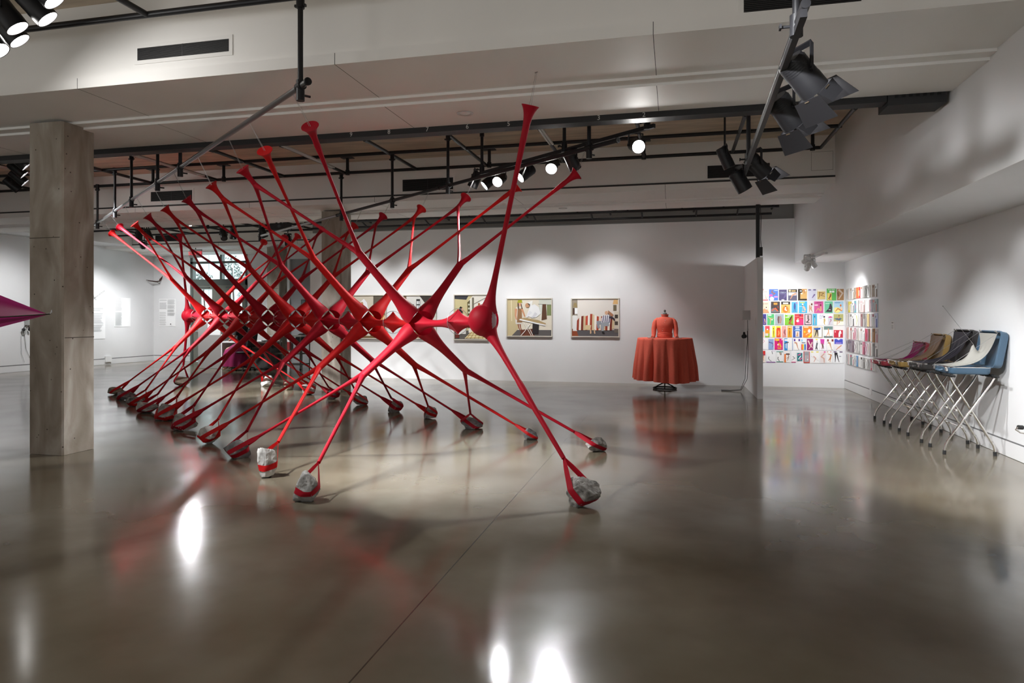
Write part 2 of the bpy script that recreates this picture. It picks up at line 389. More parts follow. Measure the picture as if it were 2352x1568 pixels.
pipe_grid('black steel pipe grid under the brown ceiling of the middle bay', [(11.5, -17.2, 2.22), (10.26, -17.2, 2.25)],
          [(x, 7.35, 11.5) for x in XS], [(-10.05, 11.5), (-8.45, 11.5), (-5.85, 11.5), (-3.15, 11.5), (-.5, 11.5), (2.1, 11.5), (-5.9, 7.6), (-1.85, 7.6), (2.2, 8.2)],
          tubes=[(-11.5, 8.2, 10.6), (-8.6, 8.0, 11.0), (-5.9, 8.2, 10.9), (-1.9, 7.9, 10.2)])
pipe_grid('black steel pipe grid nearest the viewer, in front of the first beam', [(5.08, -17.2, 2.3), (3.1, -17.2, 2.3)],
          [(x, .8, 5.08) for x in (-10.05, -7.15, -4.5, -1.85, .67)], [(-4.5, 3.1), (-1.85, 3.1), (.67, 3.1)])
pipe_grid('black steel pipe grid of the far bay above the doors', [(17.3, -17.2, -9.1), (16.2, -17.2, -9.1)],
          [(x, 13.7, 17.3) for x in (-16.6, -15.2, -13.8, -12.4, -11.0, -9.8)], [(-15.2, 16.2), (-12.4, 16.2), (-11.0, 17.3)], z=3.95)
# small ladder-like pipes above the back wall
o = thing('ceiling_pipe_grid', (-3, 15.1, 3.72), 'low black double pipe running just above the photographs wall', 'pipe grid')
obj('pipe', MB().cyl((-8.8, 15.38, 3.70), (2.0, 15.38, 3.70), .026, n=10), BLACK, o)
obj('pipe', MB().cyl((-8.8, 15.05, 3.80), (2.1, 15.05, 3.80), .026, n=10), BLACK, o)
for x in (-7.6, -6.0, -4.6, -3.4, -2.1, -1.0, .15, 1.0):
    obj('ceiling_post', MB().cyl((x, 15.05, 3.80), (x, 15.05, ZC - .01), .022, n=8).cyl((x + .3, 15.05, 3.8), (x + .3, 15.38, 3.7), .02, n=8), BLACK, o)
for x in (-7.2, -5.2, -3.3, -1.4, .4, 2.0):
    obj('pipe', MB().cyl((x, 13.6, 3.98), (x, 15.38, 3.80), .024, n=8), BLACK, o)

# numbered black channel along the rear of the first beam
o = thing('ceiling_channel', (-7, 7.2, 3.53), 'black steel channel with white numerals along the rear of the near beam', 'steel channel')
obj('channel_body', MB().box((-17.4, 7.105, 3.535), (1.95, 7.27, 3.80)), BLACKP, o, 0)
cb = MB().box((1.96, 7.105, 3.50), (2.46, 7.42, 3.80))
for i in range(7): cb.box((2.02 + .06*i, 7.099, 3.57), (2.05 + .06*i, 7.105, 3.72), 1)
obj('junction_box', cb, [BLACKP, mat('slot_black', (.004,.004,.004), .8)], o, 0)
for n_, px, py in (('8', 893, 306), ('7', 981, 301), ('6', 1073, 295), ('5', 1168, 288), ('3', 1375, 274), ('2', 1479, 267), ('9', 806, 314)):
    p = at_y(px, py, 7.10); obj('numeral', text_mb(n_, .07, (p.x, 7.103, 3.568), (1,0,0), (0,0,1), (0,-1,0), .002), mat('numeral_white', (.6,.6,.58), .6), o, 0)

def rail(lab, n, z, px0, px1, hang, mt, r=.025, splits=()):
    A = at_n(px0, HY, n); B = at_n(px1, HY, n); A.z = B.z = z
    o = thing('suspended_rail', (A + B)/2, lab, 'rail')
    d = (B - A).normalized()
    cuts = [A] + [V((*at_n(p, HY, n).xy, z)) for p in splits] + [B]
    for i in range(len(cuts) - 1):
        mb = MB(); mb.cyl(cuts[i], cuts[i+1], r, mt[i % len(mt)][1], n=16, cap=False)
        mb.cyl(cuts[i] , cuts[i] + d*.02, r*1.25, 1, n=16); mb.cyl(cuts[i+1] - d*.012, cuts[i+1], r*1.25, 1, n=16)
        if i == 0: mb.tube([cuts[i] + d*.02, cuts[i]], [r*.85, r*.85], 1, 16)
        obj('rail_tube', mb, [GALV, BLACK, BLACK], o)
    for p, zt in hang:
        q = V((*at_n(p, HY, n).xy, z))
        s = ND * .0
        mb = MB(); mb.cyl(q + V((0,0,-.10)), V((q.x, q.y, zt)), .022, n=12); mb.cyl(q + V((0,0,-.12)), q + V((0,0,.05)), .034, n=12)
        mb.cyl(q - d*.045, q + d*.045, r*1.5, n=14); mb.cyl(q + ND*.02 + V((0,0,-.07)), q + ND*.085 + V((0,0,-.07)), .010, n=8)
        mb.cyl(V((q.x, q.y, zt - .10)), V((q.x, q.y, zt + .03)), .034, n=12)
        mb.box((q.x - .05, q.y - .012, zt - .09), (q.x + .05, q.y + .012, zt - .07))
        obj('hanger_pole', mb, BLACK, o)
    return o
rail('long grey steel rail sloping away at upper left, holding the left row of red trumpets', 2.2, 3.405, 708, 216,
     [(690, 4.15), (414, 4.15), (362, 4.15), (302, 4.15), (264, 4.15), (224, 4.15)], [(0, 0)], splits=(412,))
rail('long black steel rail holding the right row of red trumpets', 5.51, 3.40, 1420, 600,
     [(1353, 4.15), (1029, 4.15), (901, 4.15), (784, 4.15), (597, 3.95)], [(0, 2), (0, 2), (0, 0)], splits=(1010, 775))

def track(lab, A, B, hang, mt=BLACK, zt=4.15, tube_r=0.0):
    A, B = V(A), V(B); d = (B - A).normalized(); s = V((-d.y, d.x, 0))
    o = thing('lighting_track', (A + B)/2, lab, 'lighting track')
    L = (B - A).length/2
    mb = MB().obox((A + B)/2, d*L, s*.018, V((0,0,.022)))
    obj('track_bar', mb, mt, o, 0)
    if tube_r: obj('support_tube', MB().cyl(A + V((0,0,.05)) - s*.01, B + V((0,0,.05)) - s*.01, tube_r, n=14), mt, o)
    for f in hang:
        q = A + (B - A)*f
        mb = MB().cyl(q + V((0,0,.0)), V((q.x, q.y, zt)), .022, n=12); mb.cyl(q + V((0,0,-.02)), q + V((0,0,.10)), .036, n=12); mb.cyl(V((q.x, q.y, zt - .08)), V((q.x, q.y, zt + .03)), .034, n=12)
        mb.cyl(q + s*.02 + V((0,0,.04)), q + s*.08 + V((0,0,.04)), .009, n=8); mb.obox(q + s*.085 + V((0,0,.04)), d*.022, s*.006, V((0,0,.012)))
        obj('hanger_pole', mb, BLACK, o)
    return o
TA = at_n(1503, HY, 5.8); TB = at_n(1085, HY, 5.8); TA.z = TB.z = 3.55
track('black lighting track above the right rail carrying the row of lit spotlights', TA, TB, (.03, .42, .93))
track('dark lighting track close overhead holding the barn door spotlights', (.66, 3.85, 3.10), (.77, 8.3, 3.12), (.06, .83), tube_r=.026)

def fixture(P, aim, hz, lab, on=True, power=0, deg=40, r=.085, L=.26, barn=False, mt=None, lens=None, group='black track spotlights', rad=.05, blend=.7, name='track_spotlight', front=True):
    P, aim = V(P), V(aim); d = (aim - P).normalized(); mt = mt or BLACK
    rear = P - d*L; mid = P - d*L*.55
    o = thing(name, (rear.x, rear.y, max(rear.z, P.z)), lab, 'spotlight', group)
    h = MB(); h.lathe([(r*.30, 0), (r*.86, .004), (r*.97, .03), (r*.97, L*.62), (r, L*.66), (r, L), (r*.93, L), (r*.90, L*.93)], rear, d, 0, 28, cap0=True)
    for k in range(5):
        h.lathe([(r*.985, L*.1 + k*.016), (r*.985, L*.1 + k*.016 + .006)], rear, d, 0, 20)
    obj('housing', h, mt, o)
    l = MB(); l.lathe([(r*.90, L*.935), (r*.5, L*.95), (.001, L*.955)], rear, d, 0, 24)
    obj('lens', l, (lens or LENS) if on else LENSO, o)
    sd = d.cross(V((0,0,1))).normalized(); upv = V((0,0,1))
    top = mid + upv*(r*1.75)
    y = MB(); 
    for s_ in (-1, 1):
        y.obox(mid + sd*s_*r*1.08 + upv*r*.85, sd*.004, (upv*r*.95), d*.016)
        y.cyl(mid + sd*s_*r*.95, mid + sd*s_*r*1.25, .014, n=10)
    y.obox(top, sd*r*1.1, upv*.004, d*.016)
    obj('yoke', y, mt, o, 0)
    if hz > top.z + .02:
        s = MB(); s.cyl(top, V((top.x, top.y, hz)), .012, n=10); s.box((top.x - .035, top.y - .05, hz - .03), (top.x + .035, top.y + .05, hz))
        obj('stem', s, mt, o)
    if barn:
        F = P; up2 = sd.cross(d).normalized()
        for a_, w0, w1, ln, sp in ((up2, r*1.2, r*1.6, .175, .12), (-up2, r*1.2, r*1.6, .175, .12), (sd, r*.8, r*.6, .10, .30), (-sd, r*.8, r*.6, .10, .30)):
            o2 = sd if abs(a_.dot(sd)) < .5 else up2
            e = (d + a_*sp).normalized(); b0 = F + a_*r*1.02
            n_ = e.cross(o2).normalized()*.0018
            q = [b0 - o2*w0, b0 + o2*w0, b0 + e*ln + o2*w1, b0 + e*ln - o2*w1]
            mbb = MB().prism([x - n_*.5 for x in q], n_); mbb.obox(b0 + e*.01, o2*.02, e*.004, n_.normalized()*.006, 1)
            obj('barn_door', mbb, [mt, CHROME], o, 0)
    if on and power:
        lamp('beam', P + d*.03, aim, power, deg, blend, rad, parent=o)
    return o

# row of spotlights on the track above the right rail
def on_track(px, n=5.8): q = at_n(px, HY, n); return V((q.x, q.y, 3.55))
def drow(px, py, aim, lab, on=True, power=0, deg=45, lens=None, n=5.8, dz=0, r=.075):
    q = at_n(px, py, n); fixture(q, aim, 3.53, lab, on, power, deg, r=r, L=.24, lens=lens)
drow(1084, 430, (-4.5, 9.5, 0), 'dark spotlight at the left end of the lit row, its glowing face turned away', on=False)
drow(1112, 427, (-6.0, 7.6, .2), 'lit spotlight on the right rail track, second from the left end of the row', power=200)
drow(1142, 418, (-3.2, 3.2, 0), 'lit spotlight on the right rail track, third from the left end of the row', power=165)
drow(1194, 408, (-5.5, 6.0, 0), 'lit spotlight half hidden behind the tallest red trumpet stem', power=200)
drow(1266, 388, (-1.6, 3.6, 0), 'lit round spotlight facing the viewer, left of the downward pointing one', power=165)
drow(1322, 388, (.2, 10.6, .0), 'black spotlight pointing straight down behind the end trumpet of the right row', power=160)
q = at_n(1467, 337, 5.8); fixture(q, (1.5, 2.5, 1.2), 3.53, 'brilliantly lit spotlight shining straight at the viewer beside the number two', True, 60, 34, r=.075, L=.22, lens=LENSB)

# top left cluster
CL = [((41, 66), 5.5, (.60, .45, -1.0), 'big lit black spotlight at the top left edge, front face wide open'),
      ((110, 45), 5.5, (.75, .60, -1.05), 'big black spotlight at the top left, tilted, right of the open faced one'),
      ((46, 95), 5.8, (.78, .62, -1.15), 'black spotlight at the top left hanging lowest of the lit ones'),
      ((126, 3), 5.3, (.75, .50, -1.0), 'black spotlight cropped by the top edge of the photo near the left corner'),
      ((-6, 118), 5.2, (.9, .3, -1.3), 'black spotlight mostly cropped by the left edge of the photo')]
for (p, d_, v, lab), pw in zip(CL, (300, 380, 360, 250, 0)):
    q = at_d(p[0], p[1], d_); fixture(q, q + V(v)*4, ZC - .002, lab, True, pw, 36, r=.09, L=.30)
CL = [((59, 355), 'lit black spotlight peeping out highest beside the tall concrete column'),
      ((60, 384), 'black spotlight beside the tall concrete column, second from the top of the stack'),
      ((56, 402), 'black spotlight beside the tall concrete column, in the middle of the stack'),
      ((58, 420), 'black spotlight beside the tall concrete column, second from the bottom of the stack'),
      ((44, 436), 'black spotlight beside the tall concrete column, lowest of the stack')]
for i, (p, lab) in enumerate(CL):
    q = at_d(p[0], p[1], 11.2 + i*.35); fixture(q, q + V((.72, .80, -.95))*4, ZC - .002, lab, i < 4, 420, 46, r=.085, L=.28)

# barn door group on the near right track
q = V((.98, 4.30, 2.78))
fixture(at_d(1872, 208, 4.45), at_d(1872, 208, 4.45) + V((1.0, .55, -1.05)), 3.08, 'large black barn door spotlight, nearest the viewer at the upper right', True, 170, 60, r=.095, L=.27, barn=True, group='barn door spotlights')
fixture(at_d(1826, 287, 5.35), at_d(1826, 287, 5.35) + V((.85, .55, -1.05)), 3.08, 'black barn door spotlight just below and left of the nearest one', True, 170, 60, r=.095, L=.27, barn=True, group='barn door spotlights')
fixture(at_d(1758, 400, 7.4), (3.3, 8.9, .75), 3.09, 'black barn door spotlight with a grey flap near the second beam', True, 95, 48, r=.09, L=.26, barn=True, group='barn door spotlights', rad=.03)
fixture(at_d(1712, 437, 7.7), at_d(1712, 437, 7.7) + V((.5, .2, -.85)), 3.09, 'dark round ended spotlight, lowest on the near right track', False, 0, 40, r=.085, L=.24, group='barn door spotlights')
fixture(at_d(1676, 385, 8.1), at_d(1676, 385, 8.1) + V((.35, .1, -.8)), ZC - .002, 'narrow black spotlight hanging on a pole left of the barn door pair', False, 0, 40, r=.07, L=.26, barn=False, group='barn door spotlights')
# far bay
for px, py, v, lab, pw in ((515, 548, (.35, -.3, -.6), 'distant black spotlight above the doors, left one of the hanging pair', 0),
                        (535, 548, (.0, -.1, -1), 'distant black spotlight pointing down, right one of the hanging pair', 0),
                        (318, 548, (-.3, .2, -.6), 'distant black spotlight behind the leftmost red trumpets', 0),
                        (346, 552, (.2, .2, -.8), 'distant black spotlight beside the small far vent', 0),
                        (609, 545, (.3, .2, -.8), 'distant black spotlight at the far end of the right rail', 0),
                        (662, 562, (.2, -.2, -.8), 'distant black spotlight behind a small red trumpet near the far column', 0)):
    q = at_d(px, py, 17.6); fixture(q, q + V(v), ZC - .002, lab, False, 0, r=.085, L=.26)
q = at_d(437, 515, 17.6); fixture(q, (-3, 3, .5), ZC - .002, 'small glowing spotlight shining towards the viewer in the far bay', True, 60, 40, r=.05, L=.15, lens=LENSB)
# projector
q = at_d(645, 522, 16.5)
o = thing('projector', q, 'black ceiling projector hanging in the far bay beside the square column', 'projector')
obj('body', MB().box(q + V((-.19,-.17,-.08)), q + V((.19,.17,.08))), BLACKP, o, 0)
obj('mount', MB().cyl(q + V((0,0,.08)), V((q.x, q.y, ZC - .002)), .025, n=10), BLACK, o)
obj('lens', MB().cyl(q + V((.08,-.17,0)), q + V((.08,-.21,0)), .04, n=16), LENSO, o)
# wall washers tucked behind the second beam, for the photographs and the dress
labs = ['outermost left', 'second from the left', 'middle', 'second from the right', 'outermost right']
for i, x in enumerate((-7.6, -6.1, -4.6, -3.1, -1.6)):
    fixture((x, 13.95, 3.72), (x + .15, YB, 1.15), ZC - .002, 'black spotlight washing the photographs from behind the second beam, ' + labs[i], True, (90, 92, 92, 92, 80)[i], 74, r=.07, L=.2, blend=1.0, rad=.12)
q = at_y(1412, 485, 14.6); fixture(q, (-.3, 15.2, 1.0), ZC - .002, 'small lit spotlight seen in the gap above the photographs wall', True, 14, 50, r=.06, L=.16)
fixture((-1.75, 13.72, 3.78), (-.1, 14.6, .85), ZC - .002, 'black spotlight aimed at the orange dress from behind the second beam', True, 130, 38, r=.07, L=.2, rad=.04)
# far walls and text panels
for x, y, ax, ay, pw, lab in ((-15.4, 17.2, -17.5, 17.6, 165, 'black spotlight lighting the large text panel'), (-15.2, 17.0, -16.6, YF, 165, 'black spotlight lighting the far text panel'),
                              (-14.6, 13.9, -17.5, 14.6, 150, 'black spotlight lighting the wall with headphones by the column'), (-13.4, 15.2, -12.9, 17.3, 300, 'black spotlight above the reception desk')):
    fixture((x, y, 3.55), (ax, ay, 1.1), ZC - .002, lab, True, pw, 80, r=.075, L=.2, blend=1.0, rad=.12)
# white lamp cluster on the low soffit by the hosiery wall
WL = [((1853, 618), (-.1, 1, -.62), 'white lit spotlight on the low soffit, lower left of its cluster'), ((1872, 612), (.80, .62, -1.0), 'white lit spotlight on the low soffit, right of its cluster'),
      ((1862, 604), (.62, .35, -.95), 'white spotlight on the low soffit, rear of its cluster'), ((1846, 602), (-.5, .9, -.55), 'white spotlight on the low soffit, leftmost of its cluster')]
for (p, v, lab), pw in zip(WL, (42, 46, 34, 34)):
    q = at_d(p[0], p[1], 12.9); fixture(q, q + V(v)*2, 2.655, lab, True, pw, 92, r=.05, L=.15, mt=WHITEM, group='white soffit spotlights', blend=.9, rad=.05)
o = thing('lighting_track', (2.68, 13.8, 2.63), 'short white lighting track under the low soffit by the hosiery wall', 'lighting track')
obj('track_bar', MB().box((2.62, 13.2, 2.632), (2.66, 14.6, 2.659)), WHITEM, o, 0)
# dark pole above the partition with its cable
q = at_y(1741, 590, 13.9)
o = thing('hanging_post', (1.49, 13.75, 2.6), 'black square post standing on the white partition up to the beam', 'post')
obj('post', MB().box((1.47, 13.40, 2.602), (1.535, 13.46, 3.594)), BLACK, o, 0)
obj('cable', MB().tube([(1.545,13.42,3.59),(1.56,13.42,3.3),(1.55,13.42,2.95),(1.565,13.42,2.78)], .006, n=6), BLACKP, o)
obj('plug', MB().box((1.54,13.40,2.64), (1.585,13.45,2.80)), BLACKP, o, 0)

# added spotlight out of view overhead, brightening the right hand wall
fixture((-.3, 2.8, 3.30), (XR, 9.3, .85), ZC - .002, 'black spotlight hanging overhead, aimed across at the suitcases', True, 330, 47, r=.07, L=.2, blend=1.0, rad=.07)

# ---------------------------------------------------------------- the red nylon sculpture
def nylon(name, c, r=.55, sheen=True):
    m = mat(name, c, r, trans=.22, spec=.22); p = m.node_tree.nodes['Principled BSDF']
    p.inputs['Sheen Weight'].default_value = .05; p.inputs['Sheen Roughness'].default_value = .4
    return m
RED = [nylon('crimson_nylon', (.46,.006,.022)), nylon('scarlet_nylon', (.60,.010,.012))]
STONES = [mat('grey_stone', (.33,.325,.31), .8, var=.5, scale=14, bump=.9), mat('dark_slate_stone', (.19,.19,.195), .65, var=.55, scale=12, bump=.9),
          mat('pale_stone', (.44,.43,.41), .8, var=.4, scale=12, bump=.9), mat('brown_stone', (.25,.215,.165), .85, var=.4, scale=12, bump=.8), mat('mixed_stone', (.27,.26,.245), .6, var=.7, scale=18, bump=1.0)]
def rock_mesh(seed, c, sx, sy, sz):
    """angular boulder: an icosphere cut back by random planes and roughened"""
    import bmesh
    rnd = random.Random(seed); bm = bmesh.new(); bmesh.ops.create_icosphere(bm, subdivisions=5, radius=1)
    pl = []
    for _ in range(17):
        n = V((rnd.gauss(0,1), rnd.gauss(0,1), rnd.gauss(0,1))).normalized(); pl.append((n, rnd.uniform(.55, .88)))
    pl += [(V((0,0,-1)), .72)]
    off = V((seed*3.1, seed*1.7, 0)); vs = []
    for v in bm.verts:
        d = v.co.normalized(); t = 1.0
        for n, h in pl:
            q = d.dot(n)
            if q > .05: t = min(t, h/q)
        t *= 1 + .08*noise.noise(d*2.0 + off) + .07*(.3 - abs(noise.noise(d*4 + off))) + .035*noise.noise(d*10 + off) + .018*noise.noise(d*24 + off)
        vs.append(d*t)
    ext = [(min(v[i] for v in vs), max(v[i] for v in vs)) for i in range(3)]
    out = []
    for v in vs:
        q = [((v[i] - ext[i][0])/(ext[i][1] - ext[i][0]) - .5) for i in range(3)]
        a = rnd_rot[seed % 7]
        x, y = q[0]*sx, q[1]*sy
        out.append(V((c[0] + x*CA - y*SA, c[1] + x*SA + y*CA, max(.001, (q[2] + .5)*sz*1.03 - .03*sz))))
    mb = MB(); mb.add(out, [tuple(v.index for v in f.verts) for f in bm.faces]); bm.free()
    return mb
rnd_rot = [0]*7
ROCKS = {'L': [((697,1157),62,74,0,'rounded grey rock in front, nearest of the left row'), ((607,1098),50,72,2,'jagged pale grey rock standing on end with red nylon across its waist'), ((536,1055),58,42,1,'dark slate rock wrapped in red at both ends, third of the left row'),
               ((472,1021),50,42,2,'whitish rock framed by red nylon bands, fourth of the left row'), ((410,991),56,42,0,'smooth egg shaped grey rock, fifth of the left row'), ((371,967),56,38,0,'light grey rock crossed by a red band, sixth of the left row'),
               ((330,950),52,26,2,'flat pale rock beyond the round ones, seventh of the left row'), ((308,934),44,24,4,'long grey rock with a red end, fourth from the far end of the left row'), ((278,920),42,22,1,'flat oblong grey rock near the far left'), ((258,908),42,19,3,'low brown rock, farthest of the left row')],
         'R': [((1371,1040),52,36,4,'glossy faceted grey rock behind and right of the largest rock'), ((1219,1011),34,28,1,'small dark smooth rock with red nylon over its right side'), ((1082,986),54,27,1,'dark broken rock under the vertical red leg'),
               ((987,963),33,30,0,'grey square rock, fourth of the right row'), ((906,948),37,30,0,'grey round rock with a red band on its right, fifth of the right row'), ((826,931),36,22,0,'grey rock mostly hidden by a crossing red leg'),
               ((762,918),32,24,1,'grey rock at the foot of the second concrete column'), ((706,908),36,28,0,'grey lumpy rock left of the second concrete column'), ((661,896),24,20,3,'small brown block rock in front of the trolley'), ((611,888),34,26,2,'pale crumpled rock in front of the desk')],
         'E': [((1343,1168),82,68,4,'largest rock, mottled grey, nearest at the right end of the red sculpture'), ((411,888),38,24,3,'brown wedge rock at the far left end of the spine')]}
RK = {}
sd_ = 1
for row, L in ROCKS.items():
    for i, (p, wpx, hpx, mi, lab) in enumerate(L):
        sd_ += 1
        b = at_floor(p[0], p[1]); d = b.dot(V((-SA, CA, 0)))
        sx = wpx*d/FPX; sz = hpx*d/FPX*.97; sy = sx*.85
        c = b + V((-SA, CA, 0))*sy*.42
        mb = rock_mesh(sd_*5 + 3, c, sx, sy, sz)
        tag(obj('rock', mb, STONES[mi], None, 32), lab, 'rock', 'rocks anchoring the red sculpture')
        RK[(row, i)] = dict(c=V((c.x, c.y, sz*.48)), s=(sx + sy + sz)/3, sz=sz, bvh=BVHTree.FromPolygons([V(v) for v in mb.v], mb.f), w=sx)

spine0 = at_n(1117, HY, 3.855); t0 = spine0.dot(UD)
def SP(dcam): 
    """point of the spine axis at a camera depth"""
    q = spine0.copy(); f = V((-SA, CA, 0)); s = (dcam - q.dot(f))/UD.dot(f); return q + UD*s
NODES = []
for i in range(8):
    q = SP(7.36 + .888*i); q.z = 1.435 + .013*i; NODES.append(q)
D1 = SP(6.41); D1.z = 1.47; D2 = SP(14.65); D2.z = 1.53
HOOPS = [(D1*.62 + NODES[0]*.38)] + [(NODES[i] + NODES[i+1])/2 + UD*-.03 for i in range(7)] + [(NODES[7]*.5 + D2*.5)]
sc = thing('red_nylon_sculpture', (NODES[3].x, NODES[3].y, 0), 'huge sculpture of knotted red nylon tights stretched between hanging trumpets and rocks', 'sculpture')
RN = .125
ZU = V((0,0,1))
def ring_pt(c, phi, R=RN): return c + (ND*math.cos(phi) + ZU*math.sin(phi))*R
def star(c, R, p, rot=0, n=32):
    out = []
    for k in range(n):
        a = 2*PI*k/n + rot; ca, sa = abs(math.cos(a - rot)), abs(math.sin(a - rot))
        r = R/((ca**p + sa**p)**(1/p)); out.append(c + (ND*math.cos(a) + ZU*math.sin(a))*r)
    return out
def sleeve(A, B, RA, RB, mt, neck=.036, pA=.92, pB=.92, rotA=0, rotB=0):
    rs = []; M = 22
    for j in range(M + 1):
        s = j/M; e = abs(2*s - 1); w_ = e**2.0
        R = (RA if s < .5 else RB); p = pA if s < .5 else pB
        pw = max(p, 2 + (p - 2)*(e**.8)); 
        rr = neck + (R - neck)*(e**2.3)
        if pw < 1.9: rr = rr
        rot = (rotA if s < .5 else rotB)*w_
        c = A.lerp(B, s) ; c.z -= .012*math.sin(PI*s)
        rs.append(star(c, rr, pw, rot))
    obj('spine_sleeve', MB().rings(rs), mt, sc, 60)
def hoop(c, R=RN, ax=None, r=.0028, tilt=0):
    n_, m_ = 40, 6; rs = []
    e1, e2 = (ND + UD*tilt).normalized(), ZU
    for k in range(n_ + 1):
        a = 2*PI*k/n_; q = e1*math.cos(a) + e2*math.sin(a); t = UD
        rs.append([c + q*(R + r*math.cos(2*PI*j/m_)) + t*r*math.sin(2*PI*j/m_) for j in range(m_)])
    obj('wire_hoop', MB().rings(rs), WIREM if R < .14 else RED[0], sc)
seq = [D1]
for i in range(8): seq += [HOOPS[i], NODES[i]]
seq += [HOOPS[8], D2]
for i in range(len(seq) - 1):
    endA, endB = i == 0, i == len(seq) - 2
    sleeve(seq[i], seq[i+1], .148 if endA else RN*1.0, .148 if endB else RN*1.0, RED[(i//2) % 2 if not endB else 0], neck=.048 if endA or i > 5 else .036,
           pA=2 if endA else .92, pB=2 if endB else .92, rotB=.0)
for h in HOOPS: hoop(h, RN*1.02)
NP = 24
def arm_trunk(c, phi, hw, R, tgt_mid, f, w_, mt, r_mid=.055, r_end=(.034,.058), two=True, amp=.085, name='nylon_arm'):
    """stocking waist stretched on an arc of the ring, narrowing to the crotch"""
    split = c + (tgt_mid - c)*f; d = (split - c).normalized(); L = (split - c).length
    loop = []
    for k in range(NP):
        th = 2*PI*k/NP; a = phi + hw*math.cos(th)
        bul = .0
        loop.append(ring_pt(c, a, R*(1.0 + .10*abs(math.sin(th))*(1 if hw < 1.2 else .3))) + UD*w_*math.sin(th))
    if hw > 1.2:
        rad = (ring_pt(c, phi, 1.0) - c); sg_ = 1 if c is D1 else -1
        loop = []
        for k in range(NP):
            th = 2*PI*k/NP; sn = math.sin(th); e0 = (ring_pt(c, phi + hw, 1.0) - c)*-1
            if sn*sg_ >= 0: loop.append(c + e0*R*math.cos(th)*(1 if True else 0) + rad*.03*abs(sn) + UD*.17*sn)
            else: loop.append(c + e0*R*math.cos(th) + rad*.07*abs(sn) + UD*.035*sn)
    cen = sum(loop, V((0,0,0)))/NP
    ea = ring_pt(c, phi + hw, R) - ring_pt(c, phi - hw, R); e1 = -(ea - d*ea.dot(d)).normalized(); e2 = -(d.cross(e1)); 
    if e2.dot(UD) < 0: e2 = -e2
    rs = []; M = 16
    for j in range(M + 1):
        s = j/M; x = s*L
        k_ = math.exp(-x/.11); cc = cen.lerp(split, s) - d*0
        r1 = r_end[0] + (.075)*math.exp(-x/.17)*(1 - s) + .012*(1 - s); r2 = r_end[1]*(s**1.3) + (1 - s**1.3)*r_mid + .065*math.exp(-x/.17)*(1 - s)
        ring = []
        for k in range(NP):
            th = 2*PI*k/NP
            circ = cc - e1*-1*math.cos(th)*r1*-1 + e2*math.sin(th)*r2
            circ = cc + e1*(-1)*(-math.cos(th))*0 + (-e1)*math.cos(th)*r1 + e2*math.sin(th)*r2
            lp = loop[k] + d*x*.9
            ring.append(circ.lerp(lp, k_) if j else loop[k])
        rs.append(ring)
    arm = obj(name, MB().rings(rs), mt, sc, 60)
    return arm, split, d, -e1, e2, rs[-1]
def leg(arm, start_ring, start_c, pts, radii, mt, name='leg_strand', fl=1.0):
    """strand: loft from a start ring through centre points with radii"""
    n = len(start_ring); M = len(pts); rs = [start_ring]
    e1 = (start_ring[0] - start_c)
    for i in range(M):
        t = ((pts[i+1] if i + 1 < M else pts[i]) - (pts[i-1] if i else start_c)).normalized()
        a = (e1 - t*e1.dot(t)).normalized(); b = t.cross(a)
        # same turning sense as the start ring
        if i == 0:
            q = start_ring[n//4] - start_c; sg = 1 if b.dot(q) >= 0 else -1
        b = b*sg; e1 = a
        rs.append([pts[i] + a*math.cos(2*PI*k/n)*radii[i] + b*math.sin(2*PI*k/n)*radii[i]*fl for k in range(n)])
    sm = [rs[0]]
    for i in range(1, len(rs)):
        f = math.exp(-(pts[i-1] - start_c).length/.09); c0 = pts[i-1]
        sm.append([p.lerp(start_ring[k] - start_c + c0, f) for k, p in enumerate(rs[i])])
    return obj(name, MB().rings(sm), mt, arm, 60)
def half_ring(ring, first):
    """one half of the trunk end, closed across the middle; NP points"""
    H = NP//2; arc = [ring[(k + (0 if first else H)) % NP] for k in range(H + 1)]
    cl = [arc[-1].lerp(arc[0], k/(H)) for k in range(1, H)]
    out = arc + cl; c = sum(out, V((0,0,0)))/len(out)
    return out, c
def path(A, B, M, sag=0.0):
    return [A.lerp(B, (j + 1)/M) - ZU*sag*math.sin(PI*(j + 1)/M) for j in range(M)]
def strap_w(rk): return min(rk['s']*.105, rk['sz']*.14)
def to_rock(arm, ring, c, rk, mt, thick=1.0, side=None):
    d0 = (c - rk['c']).normalized()
    Ls = (c - rk['c']).length
    ap = rk['c'] + d0*min(rk['s']*1.02 + .07, Ls*.5)
    pts = path(c, ap, 20); L = (ap - c).length
    W = strap_w(rk); ra = []
    for p in pts:
        g = math.exp(-(ap - p).length/.10); ra.append((.0135*thick + .016*math.exp(-(p - c).length/.2))*(1 - g) + W*.70*g)
    leg(arm, ring, c, pts, ra, mt)
    sling(arm, ap, d0, rk, mt, side)
